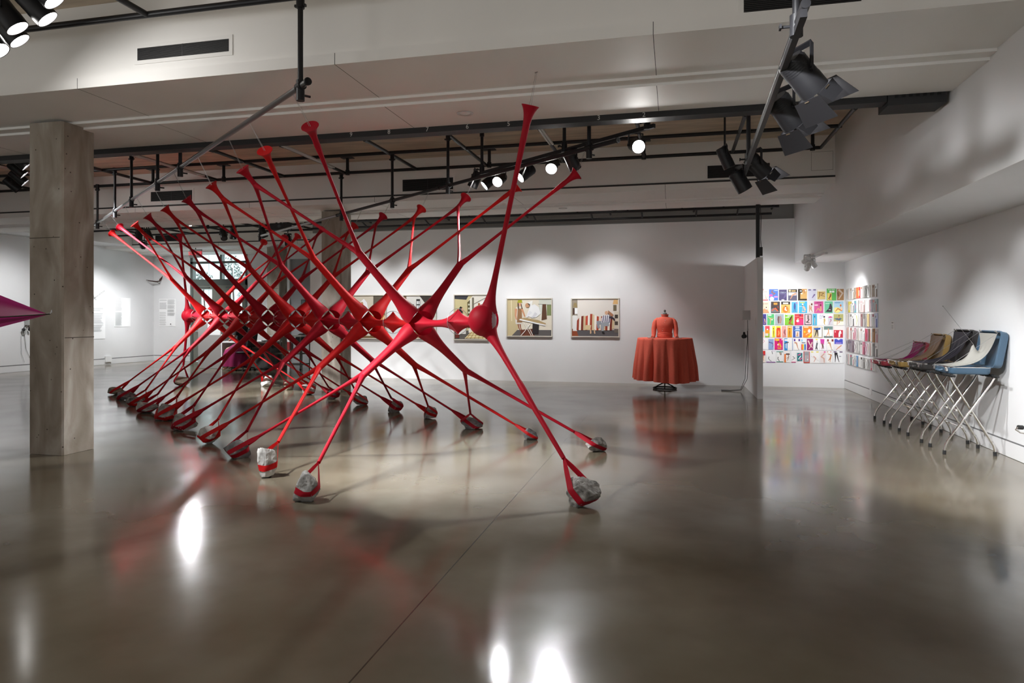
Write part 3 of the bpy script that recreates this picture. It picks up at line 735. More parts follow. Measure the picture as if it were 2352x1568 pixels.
def sling(arm, ap, v, rk, mt, side=None, wid=None):
    """taut band from the apex around the rock and under it"""
    s = side or V((v.y, -v.x, 0)).normalized(); s = (s - v*s.dot(v)).normalized(); w3 = v.cross(s).normalized()
    W = wid or strap_w(rk); cols = []; NC = 5; MM = 56
    for ci in range(NC):
        o_ = (ci/(NC - 1) - .5)*2*W; c = rk['c'] + w3*o_; pts2 = []
        for k in range(48):
            a = 2*PI*k/48; dr = v*math.cos(a) + s*math.sin(a)
            hit = rk['bvh'].ray_cast(c, dr)
            if hit[0] is None: continue
            q = (hit[0] - c); rr = q.length + .005; pts2.append((rr*math.cos(a), rr*math.sin(a)))
        A2 = ((ap - rk['c']).dot(v), 0.0); pts2.append(A2)
        P = sorted(set(pts2))
        def half(P):
            h = []
            for q in P:
                while len(h) > 1 and (h[-1][0]-h[-2][0])*(q[1]-h[-2][1]) - (h[-1][1]-h[-2][1])*(q[0]-h[-2][0]) <= 0: h.pop()
                h.append(q)
            return h
        lo = half(P); up = half(P[::-1]); hull = lo[:-1] + up[:-1]
        k0 = max(range(len(hull)), key=lambda i: hull[i][0]); hull = hull[k0:] + hull[:k0] + [hull[k0]]
        ln = [0]
        for i in range(1, len(hull)): ln.append(ln[-1] + math.dist(hull[i], hull[i-1]))
        col = []; j = 0
        for m_ in range(MM + 1):
            t = ln[-1]*m_/MM
            while j < len(ln) - 2 and ln[j+1] < t: j += 1
            f = (t - ln[j])/max(1e-9, ln[j+1] - ln[j]); x = hull[j][0] + (hull[j+1][0]-hull[j][0])*f; y = hull[j][1] + (hull[j+1][1]-hull[j][1])*f
            da = min(t, ln[-1] - t); cc = min(1.0, .68 + da/(rk['s']*1.1))
            q = rk['c'] + v*x + s*y + w3*o_*cc
            if q.z < .004: q.z = .004
            col.append(q)
        cols.append(col)
    rs = [[cols[c][m_] for c in range(NC)] for m_ in range(MM + 1)]
    obj('rock_sling', MB().rings(rs, closed=False), mt, arm, 60)

# trumpet ends on the rails
TOPL = [(712,290),(608,346),(557,388),(485,424),(428,456),(378,477),(338,495),(309,514),(275,521),(257,535)]
TOPR = [(1325,398),(1190,428),(1070,453),(968,479),(880,496),(815,518),(741,526),(684,542),(654,546),(606,556)]
TP = {}
for i, p in enumerate(TOPL): TP[('L', i)] = at_n(*p, 2.35)
for i, p in enumerate(TOPR): TP[('R', i)] = at_n(*p, 5.38)
TE = [at_n(1218, 243, 3.855), at_n(413, 540, 3.855)]
def trumpet(P, to, mt, hook, R=.078, Ls=.22, rend=.024):
    d = (to - P).normalized()
    prof = []
    for j in range(15):
        s = j/14; prof.append((rend + (R - rend)*math.exp(-s*4.6)*(1 - s*.0) , s*Ls))
    mb = MB().lathe(prof, P, d, 0, 28)
    mb.lathe([(R, 0), (R*.97, -.004), (R*.3, .004), (.001, .006)], P, d, 0, 28)
    f = obj('trumpet_end', mb, mt, sc, 60)
    a = P + (hook - P).normalized()*.005; s = UD*.012
    wb = MB(); wb.cyl(P + d*.004 - s, hook - s*.6, .0016, n=5); wb.cyl(P + d*.004 + s, hook + s*.6, .0016, n=5); wb.cyl(hook - s*1.4, hook + s*1.4, .005, n=6)
    obj('hanging_wire', wb, WIREM, f)
    return P + d*Ls*.92
SPLITF = {'UL': .44, 'UR': .40, 'LL': .40, 'LR': .40}
# the legs that each end gathers, needed to aim the trumpets
def mid_of(side, i): 
    tt = TP if side[0] == 'U' else None
    row = side[1]
    a = (TP[(row, i)], TP[(row, i + 2)]) if tt else (RK[(row, i)]['c'], RK[(row, i + 2)]['c'])
    return (a[0] + a[1])/2, a
aimsum = {}
for i in range(8):
    for side in ('UL', 'UR'):
        m_, a = mid_of(side, i); sp = NODES[i] + (m_ - NODES[i])*SPLITF[side]
        for q in (i, i + 2): aimsum.setdefault((side[1], q), []).append(sp)
TEND = {}
for (row, i), L in aimsum.items():
    tgt = sum(L, V((0,0,0)))/len(L); P = TP[(row, i)]
    hook = P + (ND*-.15 if row == 'L' else ND*.13); hook.z = 3.385 if row == 'L' else 3.38
    TEND[(row, i)] = trumpet(P, tgt, RED[(i + (0 if row == 'L' else 0)) % 2], hook, R=.078 if row == 'L' else .082)
for i in range(8):
    c = NODES[i]; mt = RED[i % 2]
    for side, phi in (('UR', PI*.25), ('UL', PI*.75), ('LL', PI*1.25), ('LR', PI*1.75)):
        m_, a = mid_of(side, i)
        arm, split, d, e1, e2, ring = arm_trunk(c, phi, PI*.25, RN, m_, SPLITF[side], .105, mt)
        for first, q in ((True, i + 2), (False, i)):
            hr, hc = half_ring(ring, first); row = side[1]
            if side[0] == 'U':
                T = TEND[(row, q)]; P = TP[(row, q)]
                dirT = (P - T).normalized()
                pts = path(hc, T, 14)
                L = (T - hc).length
                ra = [.0145 + .016*math.exp(-(p - hc).length/.25) + .014*math.exp(-(T - p).length/.15) for p in pts]
                pts.append(T + dirT*.05); ra.append(.027)
                leg(arm, hr, hc, pts, ra, mt)
            else:
                to_rock(arm, hr, hc, RK[(row, q)], mt, 1.25 if (q == i and i < 2) else 1.0)
# the two ends: a bulb of nylon with an open lens, one leg up and one leg down
RD = V((CA, SA, 0)); FD = V((-SA, CA, 0))
def bulb(D, side, R):
    A = RD*side; rs = []; fs = []; hole = []; NU, NV = 128, 96; vs = []
    for j in range(NV + 1):
        for k in range(NU):
            la = PI*j/NV - PI/2; lo = 2*PI*k/NU
            d = A*(math.cos(la)*math.cos(lo)) + FD*(math.cos(la)*math.sin(lo)) + ZU*math.sin(la)
            vs.append(D - A*.02 + A*(d.dot(A))*R*(.78 if d.dot(A) > 0 else .98) + FD*d.dot(FD)*R*.95 + ZU*d.z*R)
    for j in range(NV):
        for k in range(NU):
            la = PI*(j + .5)/NV - PI/2; lo = 2*PI*(k + .5)/NU
            lo_ = (lo + PI) % (2*PI) - PI
            if abs(la) < .80 and abs(lo_ + .38*side) < .50*math.cos(la/.80*PI/2)**.75:
                a = j*NU + k; b = j*NU + (k + 1) % NU; hole.append((a, b, b + NU, a + NU)); continue
            a = j*NU + k; b = j*NU + (k + 1) % NU
            fs.append((a, b, b + NU, a + NU))
    b_ = obj('end_bulb', MB().add(vs, fs), RED[0], sc, 80)
    used = sorted({i for f in hole for i in f}); mp_ = {i: n for n, i in enumerate(used)}
    obj('lens_film', MB().add([D + (vs[i] - D)*.985 for i in used], [tuple(mp_[i] for i in f) for f in hole]), nylon('pale_pink_film', (.62,.46,.50), .5), b_, 80, label='pale pink sheer film')
for D, T, rk, side, R in ((D1, TE[0], RK[('E', 0)], 1, .152), (D2, TE[1], RK[('E', 1)], -1, .15)):
    hook = T + V((0, 0, .30)) ; 
    if D is D1: hook = at_d(1232, 152, 5.98); hook.z = 3.642
    else: hook = V((T.x, T.y, ZC - .003))
    bulb(D, side, R)
    Te = trumpet(T, D, RED[0], hook, R=.078 if D is D1 else .07, Ls=.30, rend=.028)
    for up, tgt in ((1, Te), (-1, rk['c'])):
        c0 = D + RD*side*.018 + ZU*up*.088; d = (tgt - c0).normalized(); L = .62
        e1 = (RD - d*RD.dot(d)).normalized(); e2 = d.cross(e1); rs = []
        for j in range(15):
            x = L*(j/14)**1.3; r = .024 + .066*math.exp(-x/.12); cc = c0 + d*x + RD*side*.018*math.sin(PI*min(1, x/.3))*0
            rs.append([cc + e1*math.cos(2*PI*k/NP)*r + e2*math.sin(2*PI*k/NP)*r for k in range(NP)])
        arm = obj('nylon_arm', MB().rings(rs), RED[0], sc, 60); cc = c0 + d*L; ring = rs[-1]
        if up > 0:
            pts = path(cc, Te, 12); ra = [.022 + .008*math.exp(-(Te - p).length/.15) for p in pts]
            leg(arm, ring, cc, pts, ra, RED[0])
        else: to_rock(arm, ring, cc, rk, RED[0], 1.5)

# ---------------------------------------------------------------- flat artwork as layered ink shapes
class Art:
    """pictures and printed packets: 2D shapes laid on a plane; o = lower left corner, w, h in metres, ux right, up Z, nrm towards the viewer"""
    def __init__(s, o, w, h, ux, nrm):
        s.o, s.w, s.h, s.ux, s.n = V(o), w, h, V(ux), V(nrm); s.mb = MB(); s.mats = []; s.k = 0
    def mi(s, c):
        m = flat(c) if isinstance(c, tuple) else c
        if m not in s.mats: s.mats.append(m)
        return s.mats.index(m)
    def P(s, x, y, lift): return s.o + s.ux*(x*s.w) + V((0,0,1))*(y*s.h) + s.n*lift
    def poly(s, pts, c):
        s.k += 1; l = .0003*s.k
        pts = [(min(max(x, 0), 1), min(max(y, 0), 1)) for x, y in pts]
        s.mb.add([s.P(x, y, l) for x, y in pts], [tuple(range(len(pts)))], s.mi(c)); return s
    def r(s, x0, y0, x1, y1, c): return s.poly([(x0,y0),(x1,y0),(x1,y1),(x0,y1)], c)
    def e(s, cx, cy, rx, ry, c, n=14): return s.poly([(cx + rx*math.cos(2*PI*k/n), cy + ry*math.sin(2*PI*k/n)) for k in range(n)], c)
    def s_(s, pts, c):
        """limb: (x, y, width) with width in parts of the picture width"""
        a = s.h/s.w
        for i in range(len(pts) - 1):
            x0, y0, w0 = pts[i]; x1, y1, w1 = pts[i+1]; dx, dy = x1 - x0, (y1 - y0)*a; L = math.hypot(dx, dy) or 1; nx, ny = -dy/L, dx/L/a
            s.poly([(x0 + nx*w0/2, y0 + ny*w0/2), (x0 - nx*w0/2, y0 - ny*w0/2), (x1 - nx*w1/2, y1 - ny*w1/2), (x1 + nx*w1/2, y1 + ny*w1/2)], c)
            if i: s.e(x0, y0, w0/2, w0/2/a, c, 8)
        return s
    def t(s, txt, size, cx, cy, c):
        s.k += 1; q = text_mb(txt, size*s.h, s.P(cx, cy, .0003*s.k), s.ux, (0,0,1), s.n, .0004)
        join(s.mb, q, s.mi(c)); return s
SK = (205,150,115); SKD = (150,90,65); WH = (238,238,236); BK = (35,30,32)

# ---- the five framed photographs
def framed(x0, y0, x1, y1, lab, draw, depth=.045):
    a = at_y(x0, HY, YB); b = at_y(x1, HY, YB); zt = (at_y(x0, y0, YB).z + at_y(x1, y0 + (0), YB).z)/2; zb = at_y((x0+x1)/2, y1, YB).z
    t = thing('framed_photograph', ((a.x+b.x)/2, YB, zb), lab, 'framed picture', 'framed photographs on the white wall')
    Y0 = YB - depth; f = MB(); w_ = .022
    A = (a.x, zb); B = (b.x, zt)
    f.box((A[0], Y0, A[1]), (B[0], YB - .001, A[1] + w_)); f.box((A[0], Y0, B[1] - w_), (B[0], YB - .001, B[1]))
    f.box((A[0], Y0, A[1] + w_), (A[0] + w_, YB - .001, B[1] - w_)); f.box((B[0] - w_, Y0, A[1] + w_), (B[0], YB - .001, B[1] - w_))
    obj('frame', f, mat('limed_wood_frame', rgb(205,198,185), .5), t, 0)
    ar = Art((A[0] + w_, YB - .026, A[1] + w_), B[0] - A[0] - 2*w_, B[1] - A[1] - 2*w_, (1,0,0), (0,-1,0))
    draw(ar); bk = MB().box((A[0] + w_, YB - .026, A[1] + w_), (B[0] - w_, YB - .001, B[1] - w_)); bm = len(ar.mats); ar.mats.append(flat((60,55,50)))
    join(ar.mb, bk, bm); obj('print', ar.mb, ar.mats, t, 0)
def ph1(a):
    a.r(0,0,1,1,(196,180,150)); a.r(0,.0,.62,1,(205,196,178)); a.r(.62,0,1,1,(92,84,72)); a.r(.0,0,1,.16,(120,95,62)); a.poly([(.45,.3),(1,.3),(1,.55),(.45,.5)], (190,140,70))
    a.poly([(.22,.10),(.46,.12),(.5,.5),(.42,.84),(.32,.93),(.22,.86),(.2,.72),(.28,.6),(.18,.4)], (238,238,240)); a.e(.26,.80,.045,.06,(190,150,110)); a.poly([(.30,.05),(.52,.05),(.62,.16),(.55,.26),(.35,.22)], (225,218,205))
    a.s_([(.30,.50,.08),(.45,.42,.06),(.56,.44,.04)], (225,225,228)); a.r(.70,.30,.95,.33,(60,50,42)); a.r(.86,.05,.90,.30,(60,50,42))
def ph2(a):
    a.r(0,0,1,1,(214,212,206)); a.r(0,0,.09,1,(120,95,70)); a.r(.10,0,.95,.14,(150,120,85)); a.poly([(.5,1),(1,1),(1,.62),(.78,.72)], (62,55,50)); a.r(.40,.36,.52,.92,(40,38,36))
    for i in range(2):
        for j in range(5): a.r(.415 + i*.052, .40 + j*.10, .455 + i*.052, .475 + j*.10, (225,228,226))
    a.r(.26,.62,.33,.80,(50,48,46)); a.r(.272,.635,.318,.785,(228,226,220)); a.e(.70,.70,.10,.085,(178,52,40)); a.e(.68,.63,.07,.08,(214,170,140)); a.poly([(.58,.1),(.9,.1),(.92,.5),(.80,.60),(.66,.56),(.56,.42)], (190,110,100)); a.s_([(.62,.45,.08),(.48,.36,.06),(.38,.34,.05)], (214,170,140)); a.r(.25,.30,.62,.34,(60,40,30)); a.r(.28,.12,.31,.3,(60,40,30))
def ph3(a):
    a.r(0,0,1,1,(196,184,140)); a.r(0,0,1,.2,(98,94,90)); a.poly([(0,1),(.42,1),(.35,.90),(0,.92)], (58,58,62)); a.poly([(.42,.15),(1,.15),(1,1),(.55,1),(.40,.86)], (228,224,212)); a.poly([(.40,.25),(.46,.25),(.46,.90),(.38,.84)], (90,82,50))
    for j in range(6): a.r(.405,.32 + j*.09,.45,.36 + j*.09,(205,205,180))
    a.r(.52,.45,.58,.95,(120,112,96)); a.poly([(.6,.2),(.95,.15),(.98,.9),(.75,.85)], (244,242,236)); a.r(.70,.62,.76,.82,(165,95,50))
    a.s_([(.58,.80,.012),(.72,.86,.012),(.97,.96,.012)], (60,55,50))
    a.poly([(.30,.02),(.98,.01),(.80,.15),(.52,.19)], (240,226,180))
    for i in range(5): a.s_([(.36 + i*.12,.02,.014),(.52 + i*.08,.17,.010)], (150,110,30)); 
    for j in range(3): a.s_([(.32 + j*.06,.04 + j*.05,.012),(.95 - j*.07,.05 + j*.05,.012)], (150,110,30))
    a.poly([(.10,.12),(.34,.12),(.36,.45),(.28,.58),(.14,.56),(.08,.4)], (225,222,216)); a.poly([(.14,.58),(.24,.56),(.25,.72),(.18,.75),(.13,.70)], (36,32,32)); a.e(.235,.68,.03,.04,(205,160,125)); a.r(.02,.03,.14,.14,(110,50,40))
def ph4(a):
    a.r(0,0,1,1,(222,214,196)); a.r(0,0,1,.16,(96,92,90)); a.poly([(0,.0),(.10,.0),(.26,.20),(.26,1),(0,1)], (196,180,140)); a.s_([(.09,.98,.02),(.10,.4,.02)], (220,208,176)); a.poly([(.30,.16),(.62,.20),(.62,.0),(.30,.0)], (108,62,46))
    a.r(.72,.60,1,.98,(206,208,196)); a.r(.90,.55,1,.85,(128,138,92)); a.s_([(.70,.86,.01),(1,.84,.01)], (120,120,110)); a.s_([(.76,.85,.01),(.76,.35,.01)], (235,235,230)); a.poly([(.80,.86),(.88,.86),(.90,.45),(.78,.42)], (96,66,48)); a.poly([(.44,.90),(.58,.96),(.56,.80),(.46,.78)], (232,232,228))
    a.poly([(.19,.32),(.34,.30),(.34,.56),(.28,.82),(.20,.78),(.17,.60)], (214,208,198)); a.poly([(.22,.36),(.34,.36),(.33,.74),(.24,.74)], (150,112,78)); a.s_([(.20,.74,.06),(.19,.56,.04),(.21,.44,.03)], SK); a.s_([(.33,.74,.05),(.38,.60,.035),(.40,.52,.03)], SK)
    a.e(.285,.86,.04,.06,(206,160,128)); a.poly([(.235,.90),(.24,.76),(.27,.70),(.26,.88)], (60,38,28)); a.poly([(.32,.88),(.35,.74),(.33,.72),(.31,.86)], (60,38,28)); a.poly([(.23,.90),(.25,.98),(.33,.98),(.345,.90)], (160,158,44)); a.s_([(.25,.32,.03),(.27,.20,.02),(.30,.15,.02)], SKD); a.s_([(.29,.32,.03),(.31,.2,.02),(.33,.16,.02)], SKD)
    a.poly([(.44,.55),(.52,.80),(.62,.86),(.72,.78),(.76,.60),(.66,.50),(.55,.50)], (236,236,236)); a.s_([(.54,.66,.07),(.47,.55,.05),(.44,.50,.03)], (225,225,228)); a.s_([(.66,.62,.07),(.60,.52,.05),(.55,.50,.03)], (214,214,218))
    a.poly([(.57,.04),(.71,.06),(.73,.42),(.58,.40)], (48,42,44)); a.e(.46,.83,.05,.065,(196,148,112)); a.poly([(.46,.89),(.52,.86),(.515,.80),(.48,.85)], (92,80,72))
    a.poly([(.25,.46),(.40,.49),(.70,.43),(.88,.34),(.86,.29),(.62,.34),(.34,.40)], (176,152,110)); a.poly([(.27,.43),(.60,.34),(.87,.27),(.88,.30),(.62,.37),(.30,.46)], (240,240,240))
    for p in (((.44,.34,.016),(.52,.17,.014),(.59,.0,.014)), ((.38,.36,.016),(.47,.17,.014),(.55,.0,.014)), ((.52,.32,.016),(.40,.12,.014),(.31,.0,.014))): a.s_(list(p), (235,230,222))
def ph5(a):
    a.r(0,0,1,1,(222,216,208)); a.r(0,0,1,.17,(92,88,90)); a.poly([(0,0),(.14,0),(.1,.17),(0,.2)], (140,72,44)); a.r(0,.55,.12,1,(150,140,125)); a.poly([(.02,.78),(.12,.78),(.095,.90),(.045,.90)], (150,130,90)); a.r(.02,.58,.055,.76,(70,45,35)); a.r(.06,.60,.12,.76,(238,238,238)); a.r(.02,.14,.11,.56,(226,226,222))
    a.poly([(.88,.86),(.99,.86),(.985,.98),(.90,.98)], (222,180,120)); a.r(.89,.68,.96,.84,(120,108,84)); a.r(.91,.22,1,.66,(214,204,186)); a.r(.92,.48,.99,.58,(70,62,55)); a.r(.92,.30,.99,.40,(80,70,62)); a.r(.91,.10,1,.2,(110,100,92))
    cols = [(150,62,42),(232,222,208),(120,50,36),(206,186,150),(190,78,56),(236,228,216),(160,66,44),(214,196,160),(240,232,222),(178,74,50),(226,214,196),(140,58,40),(212,194,158)]
    top = [.42,.50,.54,.55,.54,.56,.60,.60,.57,.54,.53,.54,.52,.50,.49,.5,.48,.44]
    for i in range(17):
        x0, x1 = .10 + i*.0475, .10 + (i+1)*.0475
        a.poly([(x0,.16 if i < 16 else .2),(x1,.16 if i < 16 else .2),(x1 + .01,top[i+1]),(x0 + .01,top[i])], cols[i % 13])
    a.poly([(.28,.17),(.40,.17),(.42,.30),(.30,.30)], (216,192,150)); a.s_([(.40,.18,.03),(.41,.10,.025),(.40,.07,.03)], (214,176,140)); a.s_([(.49,.18,.03),(.49,.10,.025),(.50,.07,.03)], (214,176,140))
    a.poly([(.64,.36),(.82,.32),(.83,.50),(.78,.58),(.68,.56),(.64,.48)], (236,236,240))
    for i in range(4): a.poly([(.655 + i*.045,.36),(.675 + i*.045,.36),(.695 + i*.04,.56),(.68 + i*.04,.56)], (52,40,72))
    a.s_([(.80,.33,.09),(.66,.32,.08),(.66,.14,.05)], (158,162,168)); a.s_([(.64,.36,.07),(.56,.38,.06),(.58,.22,.05)], (148,152,160)); a.s_([(.66,.12,.04),(.70,.08,.03)], (40,40,42)); a.e(.745,.63,.035,.05,(214,170,140)); a.poly([(.78,.70),(.90,.58),(.86,.52),(.78,.62)], (170,120,90)); a.s_([(.82,.52,.05),(.90,.47,.04),(.92,.42,.03)], (60,50,60))
framed(812, 677, 888, 778, 'framed photograph of a white veiled figure, leftmost beside the concrete column', ph1)
framed(926, 677, 1003, 778, 'framed photograph with a red turbaned woman, behind the nearest red knot', ph2)
framed(1043, 676, 1124, 781, 'framed photograph with a sunlit floor grid and white drapes behind the wire hoop', ph3)
framed(1164, 684.5, 1269, 773, 'framed photograph of two people at an ironing board', ph4)
framed(1312, 684.5, 1423, 774, 'framed photograph of a person in stripes on a striped sofa', ph5)

# ---- hosiery packets on the back wall: x0, x1, y0, y1 read in a 11.2x view with its upper left at (1740, oy)
YW = YB
def packet(px0, px1, py0, py1, lab, bgc, draw, row):
    a = at_y(px0, py1, YW); b = at_y(px1, py0, YW); w_, h_ = b.x - a.x, at_y((px0+px1)/2, py0, YW).z - at_y((px0+px1)/2, py1, YW).z; z0 = at_y((px0+px1)/2, py1, YW).z
    ar = Art((a.x, YW - .010, z0), w_, h_, (1,0,0), (0,-1,0)); ar.r(0,0,1,1,bgc); draw(ar)
    join(ar.mb, MB().box((a.x, YW - .010, z0), (a.x + w_, YW - .001, z0 + h_)), 0)
    tag(obj('hosiery_packet', ar.mb, ar.mats, None, 0), lab, 'hosiery packet', 'hosiery packets on the back wall, row ' + row)
# motifs
def bent(a, c=SK, x=0, y=0, k=1): a.s_([(x+.15*k,y+.15*k,.07*k),(x+.45*k,y+.55*k,.14*k),(x+.85*k,y+.2*k,.10*k)], c)
def kneel(a, c=SK, hair=BK): a.s_([(.42,.58,.13),(.62,.50,.2),(.78,.22,.2)], c); a.s_([(.80,.12,.16),(.35,.12,.12)], c); a.s_([(.50,.55,.07),(.40,.16,.06)], c); a.e(.42,.70,.09,.09,hair)
def seat(a, c=SK, hair=BK): a.s_([(.72,.58,.16),(.74,.22,.22)], c); a.s_([(.74,.16,.15),(.42,.40,.12),(.18,.10,.07)], c); a.e(.70,.68,.09,.09,hair)
def stand(a, c=SK, hair=BK, x=.5): a.s_([(x,.62,.14),(x+.02,.42,.18),(x-.02,.22,.11),(x+.05,.04,.06)], c); a.e(x-.02,.76,.08,.08,hair)
def legx(a, c=SK, c2=None): a.s_([(.15,.45,.13),(.5,.25,.12),(.85,.05,.06)], c); a.s_([(.85,.45,.13),(.5,.25,.12),(.18,.05,.06)], c2 or c)
def legd(a, c=SK): a.s_([(.1,.66,.26),(.42,.62,.24),(.56,.34,.14),(.72,.08,.07)], c); a.s_([(.70,.07,.06),(.85,.05,.05)], BK)
def legs2(a, c=SK, x=.5): a.s_([(x-.05,.66,.16),(x-.16,.35,.10),(x-.28,.06,.05)], c); a.s_([(x+.05,.66,.16),(x+.12,.35,.10),(x+.22,.06,.05)], c)
def up2(a, c=SK): a.s_([(.62,.12,.12),(.45,.42,.08),(.35,.68,.04)], c); a.s_([(.66,.14,.10),(.85,.42,.06)], c)
R1 = [(135,272,155,445,'cream packet with raised legs over a red band, beside the partition, top row',(236,228,220),lambda a:(a.r(0,0,1,.07,(200,30,40)),a.r(0,.9,.14,1,(200,40,40)),up2(a),a.r(.1,.74,.85,.78,(130,120,115)))),
 (297,527,155,445,'blue packet with pink and white dancer, top row',(70,110,190),lambda a:(a.e(.3,.15,.25,.18,WH),a.e(.2,.45,.2,.1,(225,80,160)),a.s_([(.35,.9,.12),(.3,.7,.12),(.65,.62,.1),(.4,.45,.05)],SKD),a.r(.55,.25,.95,.38,(200,130,200)),a.r(.55,.85,.95,.9,(190,210,240)))),
 (550,750,165,445,'deep purple packet lettered across the top, top row',(72,62,105),lambda a:(a.t('STREVA',.15,.5,.72,(190,205,215)),a.r(.15,.58,.8,.62,(120,115,150)),a.poly([(.5,.1),(.9,.35),(1,.7),(.7,.5)],(95,85,130)),a.e(.5,.05,.2,.06,(200,200,200)))),
 (785,1012,160,445,'black headed packet with a reclining leg on mauve, top row',(95,92,115),lambda a:(a.r(0,.74,1,1,(45,38,35)),a.e(.2,.87,.13,.1,(215,195,150)),a.r(.38,.78,.85,.92,(190,165,110)),a.r(.05,.45,.95,.73,(205,208,215)),a.s_([(.9,.62,.22),(.5,.5,.14),(.25,.12,.07)],SK))),
 (1040,1268,150,445,'black edged golden packet with a round black badge, top row',(214,172,105),lambda a:(a.r(0,0,.25,1,(45,36,28)),a.r(0,0,1,.14,(52,42,32)),a.e(.3,.82,.2,.16,(35,30,28)),a.r(.2,.78,.42,.87,WH),a.s_([(.6,.95,.16),(.75,.6,.06)],(190,125,80)),a.e(.85,.85,.08,.06,WH),a.e(.42,.6,.09,.07,WH))),
 (1302,1500,160,440,'pale lilac packet with a small purple dancer, top row',(206,206,222),lambda a:(a.r(0,.9,.35,1,(90,75,130)),a.r(.65,.9,1,1,(90,75,130)),a.s_([(.85,.55,.2),(.7,.4,.16),(.5,.2,.08)],(120,100,150)))),
 (1537,1740,165,415,'yellow packet with a tangle of brown legs, top row',(216,190,120),lambda a:(a.r(0,.8,1,1,(236,232,214)),a.s_([(.25,.75,.1),(.3,.4,.1),(.12,.05,.06)],(130,88,55)),a.s_([(.3,.7,.1),(.8,.62,.09),(.45,.4,.09),(.95,.28,.05)],(150,105,68)))),
 (1778,2022,140,445,'bright green packet lettered in white with a yellow panel, top row',(96,180,92),lambda a:(a.t('KAYSER',.16,.5,.92,WH),a.r(.28,.66,.52,.82,WH),a.r(.56,.66,.80,.82,WH),a.r(.05,.03,.52,.62,(232,205,110)),a.s_([(.42,.55,.12),(.38,.35,.14),(.2,.14,.07),(.36,.08,.05)],(130,65,40)))),
 (2042,2215,150,438,'plain brown packet with a bent knee, last in the top row before the corner',(165,125,85),lambda a:(a.s_([(.25,.95,.34),(.82,.62,.22),(.25,.1,.16)],(206,188,172)),a.s_([(.05,.7,.3),(.2,.35,.2)],(120,85,58))))]
R2 = [(130,302,475,768,'sandy packet lettered SECRET, beside the partition, second row',(222,200,178),lambda a:(a.t('SECRET',.13,.42,.8,(60,35,25)),a.poly([(0,0),(1,0),(.7,.3),(.4,.4),(0,.3)],(205,150,110)),a.e(.52,.38,.1,.08,WH),a.e(.55,.48,.08,.06,(90,50,35)))),
 (345,572,475,768,'black packet with glowing orange crossed legs, second row',(62,50,48),lambda a:(a.r(.3,.72,.72,.9,(210,140,50)),a.poly([(.05,.05),(.9,.05),(.95,.15),(.3,.45),(0,.35)],(110,108,112)),a.s_([(.08,.18,.07),(.5,.42,.12),(.75,.16,.14)],(232,92,50)),a.s_([(.78,.6,.1),(.82,.4,.08)],(140,50,35)))),
 (607,835,475,768,'orange packet under a black header with a curled figure, second row',(240,178,95),lambda a:(a.r(0,.74,1,1,(40,32,28)),a.r(.2,.78,.8,.92,(225,215,200)),a.e(.48,.32,.34,.3,(225,120,40)),a.s_([(.5,.55,.12),(.45,.3,.16),(.65,.2,.12)],(240,225,205)),a.e(.5,.58,.06,.06,BK))),
 (877,1030,485,758,'narrow sky blue packet with a figure in blue, second row',(92,175,220),lambda a:(a.s_([(.5,.9,.2),(.5,.6,.36),(.5,.35,.3)],(60,85,150)),a.s_([(.42,.35,.1),(.38,.05,.08)],(50,70,130)),a.s_([(.6,.35,.1),(.65,.05,.08)],(50,70,130)),a.r(.7,.85,.95,.95,(210,110,160)))),
 (1065,1272,470,768,'cyan packet with a capped kneeling figure, second row',(70,180,225),lambda a:(kneel(a,(232,188,165)),a.e(.45,.74,.12,.08,(240,235,200)),a.r(.1,.85,.7,.95,(205,215,120)),a.r(.05,.55,.35,.58,WH))),
 (1303,1420,475,768,'slim white packet with two tan figures, second row',(226,222,222),lambda a:(a.s_([(.3,.7,.2),(.35,.45,.34),(.25,.1,.14)],(206,155,110)),a.s_([(.7,.6,.14),(.6,.35,.2),(.9,.08,.12)],(190,130,90)),a.e(.75,.76,.18,.1,(110,60,40)))),
 (1455,1688,470,768,'rose pink packet with a seated figure, second row',(206,88,150),lambda a:(seat(a,(215,160,130),(110,60,45)),a.r(.03,.62,.4,.74,(235,200,215)),a.r(.25,.86,.8,.92,(130,50,90)))),
 (1723,1930,470,768,'sea green packet with a dark seated silhouette, second row',(110,190,150),lambda a:(a.poly([(.1,.1),(.9,.08),(.95,.5),(.8,.8),(.65,.78),(.5,.4)],(62,58,66)),a.r(.1,.8,.6,.84,(215,235,225)),a.r(.5,.26,.75,.3,WH))),
 (1967,2207,470,768,'pale blue and yellow packet with a red haired sunbather, last in the second row',(170,205,225),lambda a:(a.e(.3,.25,.4,.25,(240,222,140)),a.s_([(.12,.12,.07),(.4,.38,.13),(.85,.18,.16)],(208,140,75)),a.s_([(.82,.25,.2),(.78,.5,.18)],(235,200,165)),a.e(.7,.65,.1,.1,(215,120,60)),a.r(.08,.85,.65,.93,(120,160,195))))]
